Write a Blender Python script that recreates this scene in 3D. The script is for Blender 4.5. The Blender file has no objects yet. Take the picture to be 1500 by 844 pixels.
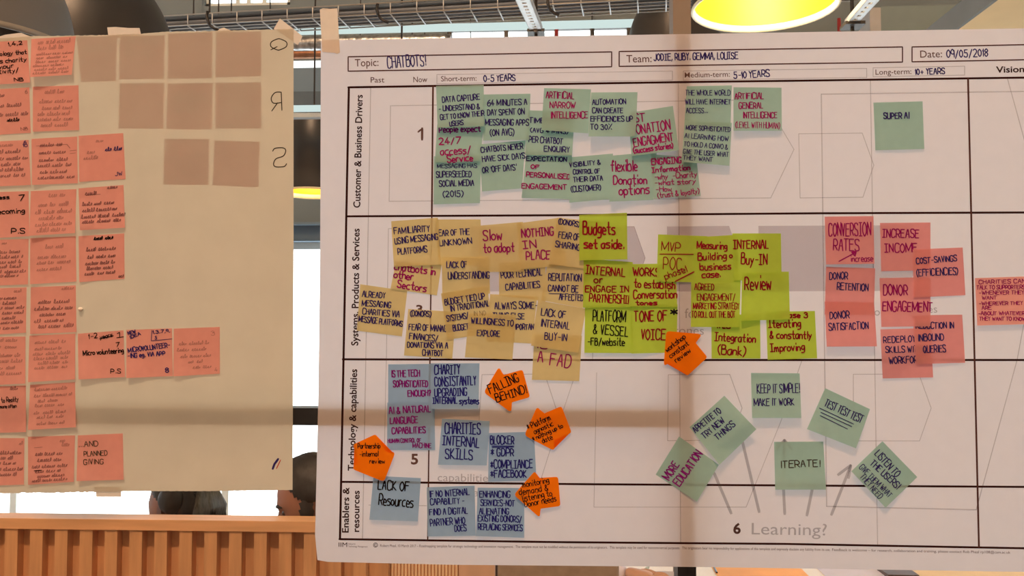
import bpy, bmesh, math, random
from math import radians as R, sin, cos, pi
from mathutils import Vector, Matrix
random.seed(7)
C = bpy.context.scene.collection
S = bpy.context.scene

# ------------------------------------------------------------------ camera
FPX, YAW, PITCH = 1299.04, R(2.94), R(2.66)
CAM = Vector((0.0, -1.4107, 1.55))
cd = bpy.data.cameras.new('camera')
cd.sensor_width = 36.0
cd.lens = 36.0 * FPX / 1500.0
cd.clip_start = 0.02
cam = bpy.data.objects.new('camera', cd)
cam.location = CAM
cam.rotation_euler = (R(90) + PITCH, 0, YAW)
C.objects.link(cam)
S.camera = cam
RM = Matrix.Rotation(YAW, 3, 'Z') @ Matrix.Rotation(PITCH, 3, 'X')

# ------------------------------------------------------------------ view, sky, lights
S.view_settings.view_transform = 'Standard'
S.view_settings.look = 'None'
S.view_settings.gamma = 1.0
S.view_settings.exposure = 0.0
S.view_settings.use_curve_mapping = False
S.cycles.max_bounces = 12
S.cycles.diffuse_bounces = 7
S.cycles.transmission_bounces = 8
S.cycles.transparent_max_bounces = 24
S.cycles.caustics_reflective = False
S.cycles.caustics_refractive = False
S.cycles.sample_clamp_indirect = 6.0

SKY = 3.5
w = bpy.data.worlds.new('sky')
S.world = w
w.use_nodes = True
bg = w.node_tree.nodes['Background']
bg.inputs[0].default_value = (0.93, 0.97, 1.0, 1)
bg.inputs[1].default_value = SKY

def lamp(name, kind, loc, energy, color, **kw):
    l = bpy.data.lights.new(name, kind)
    l.energy = energy
    l.color = color
    for k, v in kw.items():
        setattr(l, k, v)
    o = bpy.data.objects.new(name, l)
    o.location = loc
    C.objects.link(o)
    return o

WARM = (1.0, 0.60, 0.36)
# the ceiling lamp of the room the photograph is taken in, above and behind the camera
lamp('ceiling_lamp', 'POINT', (-0.9, -4.4, 9.0), 2050, WARM, shadow_soft_size=0.2)
# daylight guides in the window openings of the far wall (portals of the sky)
def portal(x0, x1, z0, z1, y):
    o = lamp('window_portal', 'AREA', ((x0 + x1) / 2, y, (z0 + z1) / 2), 1, (1, 1, 1), shape='RECTANGLE', size=x1 - x0, size_y=z1 - z0)
    o.rotation_euler = (R(-90), 0, 0)
    o.data.cycles.is_portal = True
YF = 5.0                                   # far wall
WIN = [(-7.0, 7.0, 0.06, 2.19)]            # window openings x0,x1,z0,z1

# ------------------------------------------------------------------ pixel ray helpers (1500 x 844)
def ray(px, py):
    return RM @ Vector(((px - 750) / FPX, 1.0, -(py - 422) / FPX))
def W(px, py, y=0.0):
    d = ray(px, py)
    return CAM + d * ((y - CAM.y) / d.y)
def pxlen(n, y):                           # n pixels at depth y in metres
    return n * (y - CAM.y) / FPX
WIN.append((W(300, 0, YF).x, W(425, 0, YF).x, W(360, 8, YF).z, 4.12))
WIN.append((W(655, 50, YF).x, W(925, 50, YF).x, W(790, 70, YF).z, W(790, 34, YF).z))
for q in WIN:
    portal(*q, YF + 0.02)
for sx in (-1, 1):                         # unseen side openings added to brighten the far room
    o = lamp('window_portal', 'AREA', (sx * 7.22, 2.5, 2.15), 1, (1, 1, 1), shape='RECTANGLE', size=3.8, size_y=2.5)
    o.rotation_euler = (R(90), 0, R(90) * sx)
    o.data.cycles.is_portal = True

# ------------------------------------------------------------------ materials
def srgb(r, g, b):
    f = lambda c: (c / 255 / 12.92) if c / 255 <= 0.04045 else ((c / 255 + 0.055) / 1.055) ** 2.4
    return (f(r), f(g), f(b))
MC = {}
def nodes(name):
    m = bpy.data.materials.new(name)
    m.use_nodes = True
    nt = m.node_tree
    nt.nodes.clear()
    return m, nt, nt.nodes.new('ShaderNodeOutputMaterial')
def mottled(nt, col, amount, scale, coord='Object', stretch=(1, 1, 1), detail=4.0):
    tc = nt.nodes.new('ShaderNodeTexCoord')
    mp = nt.nodes.new('ShaderNodeMapping')
    mp.inputs['Scale'].default_value = stretch
    nt.links.new(tc.outputs[coord], mp.inputs[0])
    nz = nt.nodes.new('ShaderNodeTexNoise')
    nz.inputs['Scale'].default_value = scale
    nz.inputs['Detail'].default_value = detail
    nt.links.new(mp.outputs[0], nz.inputs['Vector'])
    cr = nt.nodes.new('ShaderNodeValToRGB')
    cr.color_ramp.elements[0].position = 0.3
    cr.color_ramp.elements[1].position = 0.7
    lo = [max(0, c * (1 - amount)) for c in col]
    hi = [min(1, c * (1 + amount)) for c in col]
    cr.color_ramp.elements[0].color = (*lo, 1)
    cr.color_ramp.elements[1].color = (*hi, 1)
    nt.links.new(nz.outputs[0], cr.inputs[0])
    return cr.outputs[0]
def paper(name, refl, trans, fac=0.45, clear=0.0, clear_col=None, amount=0.04, scale=60):
    """thin sheet: reflects on the lit side, lets light through from behind"""
    if name in MC: return MC[name]
    m, nt, out = nodes(name)
    d = nt.nodes.new('ShaderNodeBsdfDiffuse')
    nt.links.new(mottled(nt, refl, amount, scale), d.inputs[0])
    t = nt.nodes.new('ShaderNodeBsdfTranslucent')
    t.inputs[0].default_value = (*trans, 1)
    mx = nt.nodes.new('ShaderNodeMixShader')
    mx.inputs[0].default_value = fac
    nt.links.new(d.outputs[0], mx.inputs[1])
    nt.links.new(t.outputs[0], mx.inputs[2])
    last = mx
    if clear:
        c = nt.nodes.new('ShaderNodeBsdfTransparent')
        c.inputs[0].default_value = (*(clear_col or trans), 1)
        m2 = nt.nodes.new('ShaderNodeMixShader')
        m2.inputs[0].default_value = clear
        nt.links.new(mx.outputs[0], m2.inputs[1])
        nt.links.new(c.outputs[0], m2.inputs[2])
        last = m2
    nt.links.new(last.outputs[0], out.inputs[0])
    MC[name] = m
    return m
def pbr(name, col, rough=0.6, metal=0.0, amount=0.06, scale=12, stretch=(1, 1, 1), spec=0.5, bump=0.0):
    if name in MC: return MC[name]
    m, nt, out = nodes(name)
    b = nt.nodes.new('ShaderNodeBsdfPrincipled')
    c = mottled(nt, col, amount, scale, stretch=stretch)
    nt.links.new(c, b.inputs['Base Color'])
    b.inputs['Roughness'].default_value = rough
    b.inputs['Metallic'].default_value = metal
    b.inputs['Specular IOR Level'].default_value = spec
    if bump:
        bp = nt.nodes.new('ShaderNodeBump')
        bp.inputs['Strength'].default_value = bump
        bp.inputs['Distance'].default_value = 0.004
        nt.links.new(c, bp.inputs['Height'])
        nt.links.new(bp.outputs[0], b.inputs['Normal'])
    nt.links.new(b.outputs[0], out.inputs[0])
    MC[name] = m
    return m
def ink(name, col):
    if name in MC: return MC[name]
    m, nt, out = nodes(name)
    d = nt.nodes.new('ShaderNodeBsdfDiffuse')
    d.inputs[0].default_value = (*col, 1)
    nt.links.new(d.outputs[0], out.inputs[0])
    MC[name] = m
    return m
def tint(name, col, alpha):
    """pale printed or faint ink: partly lets the sheet show through"""
    if name in MC: return MC[name]
    m, nt, out = nodes(name)
    d = nt.nodes.new('ShaderNodeBsdfDiffuse')
    d.inputs[0].default_value = (*col, 1)
    t = nt.nodes.new('ShaderNodeBsdfTransparent')
    mx = nt.nodes.new('ShaderNodeMixShader')
    mx.inputs[0].default_value = alpha
    nt.links.new(t.outputs[0], mx.inputs[1])
    nt.links.new(d.outputs[0], mx.inputs[2])
    nt.links.new(mx.outputs[0], out.inputs[0])
    MC[name] = m
    return m
def glow(name, col, strength):
    if name in MC: return MC[name]
    m, nt, out = nodes(name)
    e = nt.nodes.new('ShaderNodeEmission')
    e.inputs[0].default_value = (*col, 1)
    e.inputs[1].default_value = strength
    nt.links.new(e.outputs[0], out.inputs[0])
    MC[name] = m
    return m
def glass(name):
    m, nt, out = nodes(name)
    t = nt.nodes.new('ShaderNodeBsdfTransparent')
    t.inputs[0].default_value = (0.985, 0.995, 0.99, 1)
    g = nt.nodes.new('ShaderNodeBsdfGlossy')
    g.inputs['Roughness'].default_value = 0.0
    mx = nt.nodes.new('ShaderNodeMixShader')
    mx.inputs[0].default_value = 0.02
    nt.links.new(t.outputs[0], mx.inputs[1])
    nt.links.new(g.outputs[0], mx.inputs[2])
    nt.links.new(mx.outputs[0], out.inputs[0])
    return m
GLASS = glass('clear glass')

# ------------------------------------------------------------------ mesh helpers
class MB:
    def __init__(s): s.v, s.f, s.m, s.mats = [], [], [], []
    def add(s, vs, fs, mat=0):
        b = len(s.v)
        s.v += [tuple(v) for v in vs]
        s.f += [tuple(b + i for i in f) for f in fs]
        s.m += [mat] * len(fs)
    def box(s, x0, x1, y0, y1, z0, z1):
        v = [(x, y, z) for x in (x0, x1) for y in (y0, y1) for z in (z0, z1)]
        s.add(v, [(0, 1, 3, 2), (4, 6, 7, 5), (0, 4, 5, 1), (2, 3, 7, 6), (0, 2, 6, 4), (1, 5, 7, 3)])
    def tube(s, pts, r, n=8, caps=True):
        pts = [Vector(p) for p in pts]
        rs = r if isinstance(r, (list, tuple)) else [r] * len(pts)
        vs, fs = [], []
        up = Vector((0, 0, 1))
        for i, p in enumerate(pts):
            t = (pts[min(i + 1, len(pts) - 1)] - pts[max(i - 1, 0)]).normalized()
            a = t.cross(up)
            if a.length < 1e-3: a = t.cross(Vector((1, 0, 0)))
            a.normalize(); b = t.cross(a)
            for k in range(n):
                q = 2 * pi * k / n
                vs.append(p + (a * cos(q) + b * sin(q)) * rs[i])
        for i in range(len(pts) - 1):
            for k in range(n):
                fs.append((i * n + k, i * n + (k + 1) % n, (i + 1) * n + (k + 1) % n, (i + 1) * n + k))
        if caps:
            fs.append(tuple(range(n - 1, -1, -1)))
            fs.append(tuple((len(pts) - 1) * n + k for k in range(n)))
        s.add(vs, fs)
    def lathe(s, prof, c=(0, 0, 0), n=48):
        vs, fs = [], []
        for r, z in prof:
            for k in range(n):
                q = 2 * pi * k / n
                vs.append((c[0] + r * cos(q), c[1] + r * sin(q), c[2] + z))
        for i in range(len(prof) - 1):
            for k in range(n):
                fs.append((i * n + k, i * n + (k + 1) % n, (i + 1) * n + (k + 1) % n, (i + 1) * n + k))
        s.add(vs, fs)
    def build(s, name, mat, parent=None, origin=None, smooth=False, bevel=0.0):
        me = bpy.data.meshes.new(name)
        o3 = Vector(origin) if origin is not None else Vector((0, 0, 0))
        me.from_pydata([tuple(Vector(v) - o3) for v in s.v], [], s.f)
        for m in (mat if isinstance(mat, (list, tuple)) else [mat]):
            me.materials.append(m)
        if isinstance(mat, (list, tuple)):
            me.polygons.foreach_set('material_index', s.m)
        if smooth: me.polygons.foreach_set('use_smooth', [True] * len(me.polygons))
        me.update()
        o = bpy.data.objects.new(name, me)
        C.objects.link(o)
        if parent is not None:
            o.parent = parent
        else:
            o.location = o3
        if bevel:
            bv = o.modifiers.new('bevel', 'BEVEL')
            bv.width = bevel; bv.segments = 2; bv.limit_method = 'ANGLE'
        return o
def tag(o, label, cat, group=None, kind=None):
    if label: o['label'] = label
    if cat: o['category'] = cat
    if group: o['group'] = group
    if kind: o['kind'] = kind
    return o
def empty(name, loc, label, cat, group=None):
    o = bpy.data.objects.new(name, None)
    o.empty_display_size = 0.05
    o.location = loc
    C.objects.link(o)
    return tag(o, label, cat, group)
def struct(o):
    o['kind'] = 'structure'
    return o
def bxo(name, x0, x1, y0, y1, z0, z1, mat, parent=None, origin=None, bevel=0.0):
    b = MB(); b.box(x0, x1, y0, y1, z0, z1)
    if origin is None and parent is None: origin = ((x0 + x1) / 2, (y0 + y1) / 2, z0)
    return b.build(name, mat, parent, origin, bevel=bevel)

# ------------------------------------------------------------------ the room
M_floor = pbr('grey screed floor', (0.22, 0.19, 0.17), 0.5, amount=0.15, scale=3)
M_wallw = pbr('warm plaster', (0.55, 0.47, 0.40), 0.9, amount=0.05, scale=4)
M_taupe = pbr('taupe painted wall', (0.19, 0.245, 0.27), 0.85, amount=0.05, scale=3)
M_grey = pbr('grey painted panel', (0.16, 0.25, 0.33), 0.7, amount=0.05, scale=3)
M_black = pbr('black metal', (0.012, 0.013, 0.016), 0.4, spec=0.35)
M_tanmet = pbr('bronze painted metal', (0.26, 0.215, 0.18), 0.5)
struct(bxo('floor', -7.2, 7.2, -6, YF + 0.2, -0.1, 0, M_floor))
struct(bxo('ceiling', -7.2, 7.2, -6, YF + 0.2, 9.6, 9.7, M_taupe))
struct(bxo('wall_back', -7.2, 7.2, -6.1, -6, 0, 9.6, M_wallw))
SIDE_OPENING = (0.6, 4.4, 0.9, 3.4)                # y0,y1,z0,z1 of the unseen side openings added for daylight
for nm, xa in (('wall_left', -7.3), ('wall_right', 7.2)):
    b = MB()
    b.box(xa, xa + .1, -6, SIDE_OPENING[0], 0, 9.6); b.box(xa, xa + .1, SIDE_OPENING[1], YF, 0, 9.6)
    b.box(xa, xa + .1, SIDE_OPENING[0], SIDE_OPENING[1], 0, SIDE_OPENING[2]); b.box(xa, xa + .1, SIDE_OPENING[0], SIDE_OPENING[1], SIDE_OPENING[3], 9.6)
    struct(b.build(nm, M_wallw, origin=(xa, 0, 0)))
def holed_wall(x0, x1, z0, z1, y0, y1, holes):
    xs = sorted({x0, x1, *[h[0] for h in holes], *[h[1] for h in holes]})
    zs = sorted({z0, z1, *[h[2] for h in holes], *[h[3] for h in holes]})
    b = MB()
    for i in range(len(xs) - 1):
        for j in range(len(zs) - 1):
            cx, cz = (xs[i] + xs[i + 1]) / 2, (zs[j] + zs[j + 1]) / 2
            if any(h[0] < cx < h[1] and h[2] < cz < h[3] for h in holes): continue
            b.box(xs[i], xs[i + 1], y0, y1, zs[j], zs[j + 1])
    return b
struct(holed_wall(-7.2, 7.2, 0, 9.6, YF, YF + 0.15, WIN).build('wall_far', M_taupe, origin=(0, YF, 0)))
# frames of the far windows
M_pale = pbr('pale window frame', (0.80, 0.92, 0.95), 0.5)
def window(n, q, mull, mat, t=0.05):
    b = MB()
    x0, x1, z0, z1 = q
    b.box(x0, x1, YF + .03, YF + .09, z0, z0 + t); b.box(x0, x1, YF + .03, YF + .09, z1 - t, z1)
    b.box(x0, x0 + t, YF + .03, YF + .09, z0, z1); b.box(x1 - t, x1, YF + .03, YF + .09, z0, z1)
    for m in mull: b.box(m - t / 2, m + t / 2, YF + .032, YF + .088, z0, z1)
    f = struct(b.build('window_%d' % n, mat, origin=((x0 + x1) / 2, YF + .06, z0)))
    g = MB(); g.box(x0, x1, YF + .055, YF + .061, z0, z1)
    g.build('pane', GLASS, f, origin=((x0 + x1) / 2, YF + .06, z0))
xm = W(327, 740, YF).x
window(1, WIN[0], [xm - 3.2, xm - 1.6, xm, xm + 1.6, xm + 3.2, xm + 4.8, xm + 6.4], M_pale)
window(2, WIN[1], [W(346, 4, YF).x, W(362, 4, YF).x, W(385, 4, YF).x], M_pale, .03)
window(3, WIN[2], [W(741, 50, YF).x, W(815, 50, YF).x, W(868, 50, YF).x], M_black, .03)

# ------------------------------------------------------------------ glazed partition carrying the posters
GY0, GY1 = 0.002, 0.008
mx = W(1001, 422, .02).x
mw = pxlen(13, .02)
tz0, tz1 = W(446, 622, .02).z, W(446, 597, .02).z
zsplit = W(1005, 826, .02).z
g0 = MB(); g0.box(mx - mw, mx + mw, GY1, .055, zsplit, 9.6)
struct(g0.build('trim_1', M_tanmet, origin=(mx, .03, 0)))
g0 = MB(); g0.box(mx - mw, mx + mw, GY1, .055, 0, zsplit)
struct(g0.build('trim_2', M_black, origin=(mx, .03, 0)))
g0 = MB(); g0.box(-7.2, mx - mw, GY1, .05, tz0, tz1)
struct(g0.build('trim_3', M_black, origin=(-3, .03, tz0)))
for n, (a, b) in enumerate(((-7.2, mx), (mx, 7.2))):
    g0 = MB(); g0.box(a + .0005, b - .0005, GY0, GY1, 0.02, 9.6)
    struct(g0.build('window_%d' % (n + 4), GLASS, origin=((a + b) / 2, .005, 0.02)))
# ------------------------------------------------------------------ sheets that lie on the glass
SHEETS = []                                # sheets already stuck up, bottom-most first
def homog(q):                              # unit square -> quad (four (x,z) points TL TR BR BL), returns the inverse map
    (x0, y0), (x1, y1), (x2, y2), (x3, y3) = q
    dx1, dx2, sx = x1 - x2, x3 - x2, x0 - x1 + x2 - x3
    dy1, dy2, sy = y1 - y2, y3 - y2, y0 - y1 + y2 - y3
    den = dx1 * dy2 - dx2 * dy1
    g = (sx * dy2 - dx2 * sy) / den; h = (dx1 * sy - sx * dy1) / den
    m = Matrix(((x1 - x0 + g * x1, x3 - x0 + h * x3, x0), (y1 - y0 + g * y1, y3 - y0 + h * y3, y0), (g, h, 1)))
    inv = m.inverted()
    def f(x, z):
        v = inv @ Vector((x, z, 1))
        return v.x / v.z, v.y / v.z
    return f
def support(x, z, base=0.0012, grow=0.10):
    d = base
    for s in SHEETS:
        u, v = s['inv'](x, z)
        if -grow <= u <= 1 + grow and -grow <= v <= 1 + grow:
            d = max(d, s['h'](min(max(u, 0), 1), min(max(v, 0), 1)) + 0.0009)
    return d
NG = 12
def make_sheet(q, lift, side=0.0, base=0.0012):
    """q: TL TR BR BL in photo pixels; returns grid of wall points and the depth function"""
    wq = [W(p[0], p[1], -.002) for p in q]
    inv = homog([(p.x, p.z) for p in wq])
    H = [[0] * (NG + 1) for _ in range(NG + 1)]
    P = [[None] * (NG + 1) for _ in range(NG + 1)]
    for j in range(NG + 1):
        v = j / NG
        for i in range(NG + 1):
            u = i / NG
            a = [q[0][k] + (q[1][k] - q[0][k]) * u for k in (0, 1)]
            b = [q[3][k] + (q[2][k] - q[3][k]) * u for k in (0, 1)]
            p = [a[k] + (b[k] - a[k]) * v for k in (0, 1)]
            w0 = W(p[0], p[1], -.002)
            t = max(0, (v - .18) / .82)
            d = support(w0.x, w0.z, base) + lift * t ** 1.7 * (1 + side * (u - .5))
            H[j][i] = d
            P[j][i] = p
    for _ in range(NG):                    # paper is stiff: it slopes gently off whatever lies under it
        for j in range(NG + 1):
            for i in range(NG + 1):
                for dj, di, st in ((0, 1, .0007), (0, -1, .0007), (1, 0, .0009), (-1, 0, .0009)):
                    if 0 <= j + dj <= NG and 0 <= i + di <= NG:
                        H[j][i] = max(H[j][i], H[j + dj][i + di] - st)
    for j in range(NG + 1):
        for i in range(NG + 1):
            P[j][i] = W(P[j][i][0], P[j][i][1], -H[j][i])
    def h(u, v):
        x, y = u * NG, v * NG
        i, j = min(int(x), NG - 1), min(int(y), NG - 1)
        fx, fy = x - i, y - j
        a, c = H[j][i], H[j + 1][i + 1]          # the two triangles of the cell
        if fy >= fx: return a + (H[j + 1][i] - a) * fy + (c - H[j + 1][i]) * fx
        return a + (H[j][i + 1] - a) * fx + (c - H[j][i + 1]) * fy
    s = dict(inv=inv, h=h, P=P)
    return s
def sheet_mesh(s):
    b = MB()
    vs = [p for row in s['P'] for p in row]
    n = NG + 1
    b.add(vs, [t for j in range(NG) for i in range(NG) for t in ((j * n + i, (j + 1) * n + i, (j + 1) * n + i + 1), (j * n + i, (j + 1) * n + i + 1, j * n + i + 1))])
    return b

# ------------------------------------------------------------------ pen strokes
GL = {
'A':'02 29 39 52|15 45','B':'02 09|~09 39 48 36 06|~06 46 54 42 02','C':'~58 49 19 07 04 12 42 53','D':'02 09|~09 39 57 54 32 02',
'E':'59 09 02 52|06 46','F':'59 09 02|06 46','G':'~58 49 19 07 04 12 42 54|54 55 35','H':'02 09|52 59|06 56','I':'12 19',
'J':'~49 44 32 12 03','K':'02 09|49 05 52','L':'09 02 42','M':'02 09 33 79 72','N':'02 09 52 59','O':'~29 07 04 22 32 54 57 39 29',
'P':'02 09|~09 39 57 45 05','Q':'~29 07 04 22 32 54 57 39 29|34 52','R':'02 09|~09 39 57 45 05|25 52','S':'~58 49 19 08 16 45 53 42 12 03',
'T':'09 59|29 22','U':'~09 03 12 42 53 59','V':'09 22 49','W':'09 22 37 52 79','X':'09 52|59 02','Y':'09 26 49|26 22','Z':'09 59 02 52',
'0':'~29 07 04 22 44 47 29','1':'07 19 12','2':'~08 29 48 46 02|02 52','3':'~08 29 48 46 26|~26 46 54 42 12 03','4':'39 04 54|32 36',
'5':'59 19 16|~16 46 54 42 12 03','6':'~49 17 04 12 42 54 46 15','7':'09 59 12','8':'~26 07 29 47 26 04 22 44 26','9':'~47 29 07 15 45|48 42',
'.':'12 13',',':'13 01','!':'19 14|12 13',"'":'19 17','/':'01 49','-':'15 45','(':'~39 17 14 31',')':'~09 27 24 01',':':'16 17|13 14',
'%':'59 02|09 18|43 52','&':'~52 17 29 37 04 12 32 54','+':'33 37|15 55','=':'14 44|16 46','*':'33 38|14 57|17 54','?':'~08 29 48 36 25 24|22 23',
'a':'~46 26 05 03 12 32 45|46 42','b':'09 02|~05 26 46 53 42 12 03','c':'~46 26 05 03 12 42','d':'~46 16 04 12 32 44|49 42',
'e':'~04 44 45 26 16 04 12 42','f':'~48 39 27 22|06 46','g':'~46 16 04 13 33 45|~46 41 20 00','h':'09 02|~05 26 45 42','i':'16 12|18 19',
'j':'~26 21 00|28 29','k':'09 02|36 04 42','l':'19 12','m':'06 02|~05 16 26 32|~35 46 56 62','n':'06 02|~05 26 45 42','o':'~26 05 03 22 43 45 26',
'p':'06 00|~05 26 45 43 22 03','q':'~46 26 05 03 12 32 45|46 40','r':'06 02|~04 16 36','s':'~46 16 05 34 43 32 02','t':'~29 23 32 42|06 46',
'u':'~06 03 12 32 44|46 42','v':'06 22 46','w':'06 12 25 42 56','x':'06 42|46 02','y':'06 23|46 00','z':'06 46 02 42','_':'00 60',
}
SER = '22 29|09 49|02 42'                  # capital I with bars
def smooth(p, closed=False):
    if len(p) < 3: return p
    out = []
    for i in range(len(p) - 1):
        a, b, c, d = p[max(i - 1, 0)], p[i], p[i + 1], p[min(i + 2, len(p) - 1)]
        for k in range(4):
            t = k / 4
            out.append(tuple(.5 * (2 * b[j] + (c[j] - a[j]) * t + (2 * a[j] - 5 * b[j] + 4 * c[j] - d[j]) * t * t + (3 * b[j] - a[j] - 3 * c[j] + d[j]) * t ** 3) for j in (0, 1)))
    out.append(p[-1])
    return out
def glyph(ch, serif):
    g = SER if (ch == 'I' and serif) else GL.get(ch)
    if g is None: return [], 4.0
    st, wd = [], 0
    for s in g.split('|'):
        sm = s[0] == '~'
        p = [(int(a[0]), int(a[1]) - 2) for a in s.lstrip('~').split()]
        wd = max(wd, max(a[0] for a in p))
        st.append(smooth(p) if sm else p)
    return st, wd
def text_strokes(text, x0, y0, x1, y1, h, serif=False, mirror=False, slant=0.0, jit=0.25):
    """single-stroke lettering laid along a baseline; returns polylines in photo pixels"""
    rnd = random.Random(text + str(round(x0)))
    pen, out = 0.0, []
    for ch in text:
        if ch == ' ':
            pen += 3.4; continue
        st, wd = glyph(ch, serif)
        dy, sc, rot = rnd.uniform(-jit, jit), rnd.uniform(.93, 1.07), rnd.uniform(-.05, .05)
        for s in st:
            out.append([(pen + (a - rot * b) * sc, (b * sc + dy)) for a, b in s])
        pen += wd + 1.7
    tot = max(pen - 1.7, 1)
    L = math.hypot(x1 - x0, y1 - y0)
    ex, ey = (x1 - x0) / L, (y1 - y0) / L
    kx, ky = L / tot, h / 7.0
    res = []
    for s in out:
        q = []
        for a, b in s:
            a2 = (tot - a if mirror else a) * kx + slant * b * ky
            q.append((x0 + ex * a2 + ey * b * ky, y0 + ey * a2 - ex * b * ky))
        res.append(q)
    return res
def scribble(x0, y0, x1, y1, h, seed):
    """illegible running hand: a few loopy words along a baseline"""
    rnd = random.Random(seed)
    L = math.hypot(x1 - x0, y1 - y0); ex, ey = (x1 - x0) / L, (y1 - y0) / L
    t, res = 0.0, []
    while t < L - 3:
        wl = min(rnd.uniform(8, 22), L - t)
        q, a = [], 0.0
        while a < wl:
            for ax, b in ((0, 0), (.25, rnd.choice((.55, .6, 1.0))), (.6, .5), (.45, 0)):
                q.append((t + a + ax * 3.0 + b * 1.2, b * h * rnd.uniform(.6, 1.1)))
            a += rnd.uniform(2.2, 3.8)
        res.append([(x0 + ex * a2 + ey * b, y0 + ey * a2 - ex * b) for a2, b in smooth(q)])
        t += wl + rnd.uniform(3, 5)
    return res
def densify(p, step=2.0):
    out = [p[0]]
    for a, b in zip(p, p[1:]):
        n = max(1, int(math.hypot(b[0] - a[0], b[1] - a[1]) / step))
        for k in range(1, n + 1):
            out.append((a[0] + (b[0] - a[0]) * k / n, a[1] + (b[1] - a[1]) * k / n))
    return out
def ribbon(b, poly, wid, place):
    """flat pen line of the given pixel width on the surface given by place(px,py)"""
    poly = [p for i, p in enumerate(poly) if i == 0 or math.hypot(p[0] - poly[i - 1][0], p[1] - poly[i - 1][1]) > .05]
    if len(poly) < 2: return
    for i in range(1, len(poly) - 1):          # lift the pen at sharp corners so strokes keep their width
        ax_, ay_ = poly[i][0] - poly[i - 1][0], poly[i][1] - poly[i - 1][1]
        bx_, by_ = poly[i + 1][0] - poly[i][0], poly[i + 1][1] - poly[i][1]
        if ax_ * bx_ + ay_ * by_ < .5 * math.hypot(ax_, ay_) * math.hypot(bx_, by_):
            ribbon(b, poly[:i + 1], wid, place)
            ribbon(b, poly[i:], wid, place)
            return
    p = densify(poly)
    n = len(p); vs = []
    for i in range(n):
        a, c = p[max(i - 1, 0)], p[min(i + 1, n - 1)]
        dx, dy = c[0] - a[0], c[1] - a[1]
        l = math.hypot(dx, dy) or 1
        dx, dy = dx / l, dy / l
        e = (-.35 if i == 0 else .35 if i == n - 1 else 0) * wid
        x, y = p[i][0] + dx * e, p[i][1] + dy * e
        k = wid / 2 * (.75 if i in (0, n - 1) else 1)
        vs.append(place(x - dy * k, y + dx * k)); vs.append(place(x + dy * k, y - dx * k))
    b.add(vs, [(2 * i, 2 * i + 1, 2 * i + 3, 2 * i + 2) for i in range(n - 1)])
def placer(s, eps):
    """photo pixel -> point just in front of sheet s"""
    def f(px, py):
        w0 = W(px, py, -.002)
        u, v = s['inv'](w0.x, w0.z)
        return W(px, py, -(s['h'](min(max(u, 0), 1), min(max(v, 0), 1)) + eps))
    return f
INK = dict(n=ink('navy pen', (.034, .026, .15)), m=ink('magenta pen', (.26, .012, .13)), k=ink('black pen', (.012, .010, .012)),
           r=ink('dark red pen', (.22, .008, .022)), b=ink('blue pen', (.022, .024, .20)), p=ink('purple pen', (.19, .012, .20)), g=ink('dark grey pen', (.05, .045, .035)),
           o=ink('orange red pen', (.45, .06, .02)),
           f=tint('faint pen', (.10, .03, .05), .30), h=tint('softer pen', (.07, .018, .05), .48))
NOTE = {
 'teal': paper('teal sticky paper', (.41, .60, .57), (.38, .68, .58), .42, .10),
 'yellow': paper('yellow sticky paper', (.73, .66, .35), (.74, .64, .32), .42, .12),
 'lime': paper('lime sticky paper', (.53, .73, .10), (.50, .72, .08), .42, .10),
 'pink': paper('pink sticky paper', (.80, .38, .40), (.80, .36, .36), .42, .10),
 'coral': paper('coral sticky paper', (.90, .50, .47), (.80, .34, .30), .42, .10),
 'blue': paper('blue sticky paper', (.36, .55, .80), (.36, .54, .70), .42, .10),
 'orange': paper('orange sticky paper', (1.0, .25, .008), (1.0, .22, .005), .40, .0),
 'rose': paper('pink sticky paper seen from behind', (.50, .06, .06), (.42, .05, .06), .5, .03),
}
def note(col, q, lift, lines, label, group, wid=1.55, default='n', side=0.0, extra=()):
    """one sticky note; q = TL TR BR BL in photo pixels, lift = curl of the lower edge in mm"""
    s = make_sheet(q, lift * .00062, side)
    org = (s['P'][0][0] + s['P'][0][NG]) / 2
    o = sheet_mesh(s).build('sticky_note', NOTE[col], origin=org, smooth=True)
    tag(o, label, 'sticky note', group)
    SHEETS.append(s)
    write(o, s, org, lines, wid, default, extra)
    return o
def write(o, s, org, lines, wid, default, extra=(), eps=.00052):
    pens, cnt, few = {}, {}, {}
    pl = placer(s, eps)
    for ln in lines:
        q = next((c for c in (ln[6] if len(ln) > 6 else '') if c in INK), default)
        few[q] = few.get(q, 0) + 1
    for ln in lines:
        t, x0, y0, x1, y1, h = ln[:6]
        opt = ln[6] if len(ln) > 6 else ''
        pen = next((c for c in opt if c in INK), default)
        cnt[pen] = cnt.get(pen, 0) + 1
        key = pen if few[pen] > 2 else pen + str(cnt[pen])
        b = pens.setdefault(key, MB())
        wd = wid * (1.25 if '+' in opt else .75 if '-' in opt else 1)
        if t.startswith('~'):
            st = scribble(x0, y0, x1, y1, h, t + str(x0) + str(y0))
        elif t.startswith('_'):
            st = [[(x0, y0), (x1, y1)]]
        else:
            st = text_strokes(t, x0, y0, x1, y1, h, serif='I' in opt, mirror='M' in opt)
        for p in st: ribbon(b, p, wd, pl)
    for pen, poly, wd in extra:
        ribbon(pens.setdefault(pen, MB()), poly, wd, pl)
    for pen, b in pens.items():
        if b.f: b.build('handwriting', INK[pen[0]], o, origin=org)
def FR(x0, y0, k):                         # coordinates read in an enlarged view
    def f(*ls):
        out = []
        for l in ls:
            l = list(l)
            for i in (1, 3): l[i] = x0 + l[i] / k
            for i in (2, 4): l[i] = y0 + l[i] / k
            l[5] = l[5] / k
            out.append(tuple(l))
        return out
    return f
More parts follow.
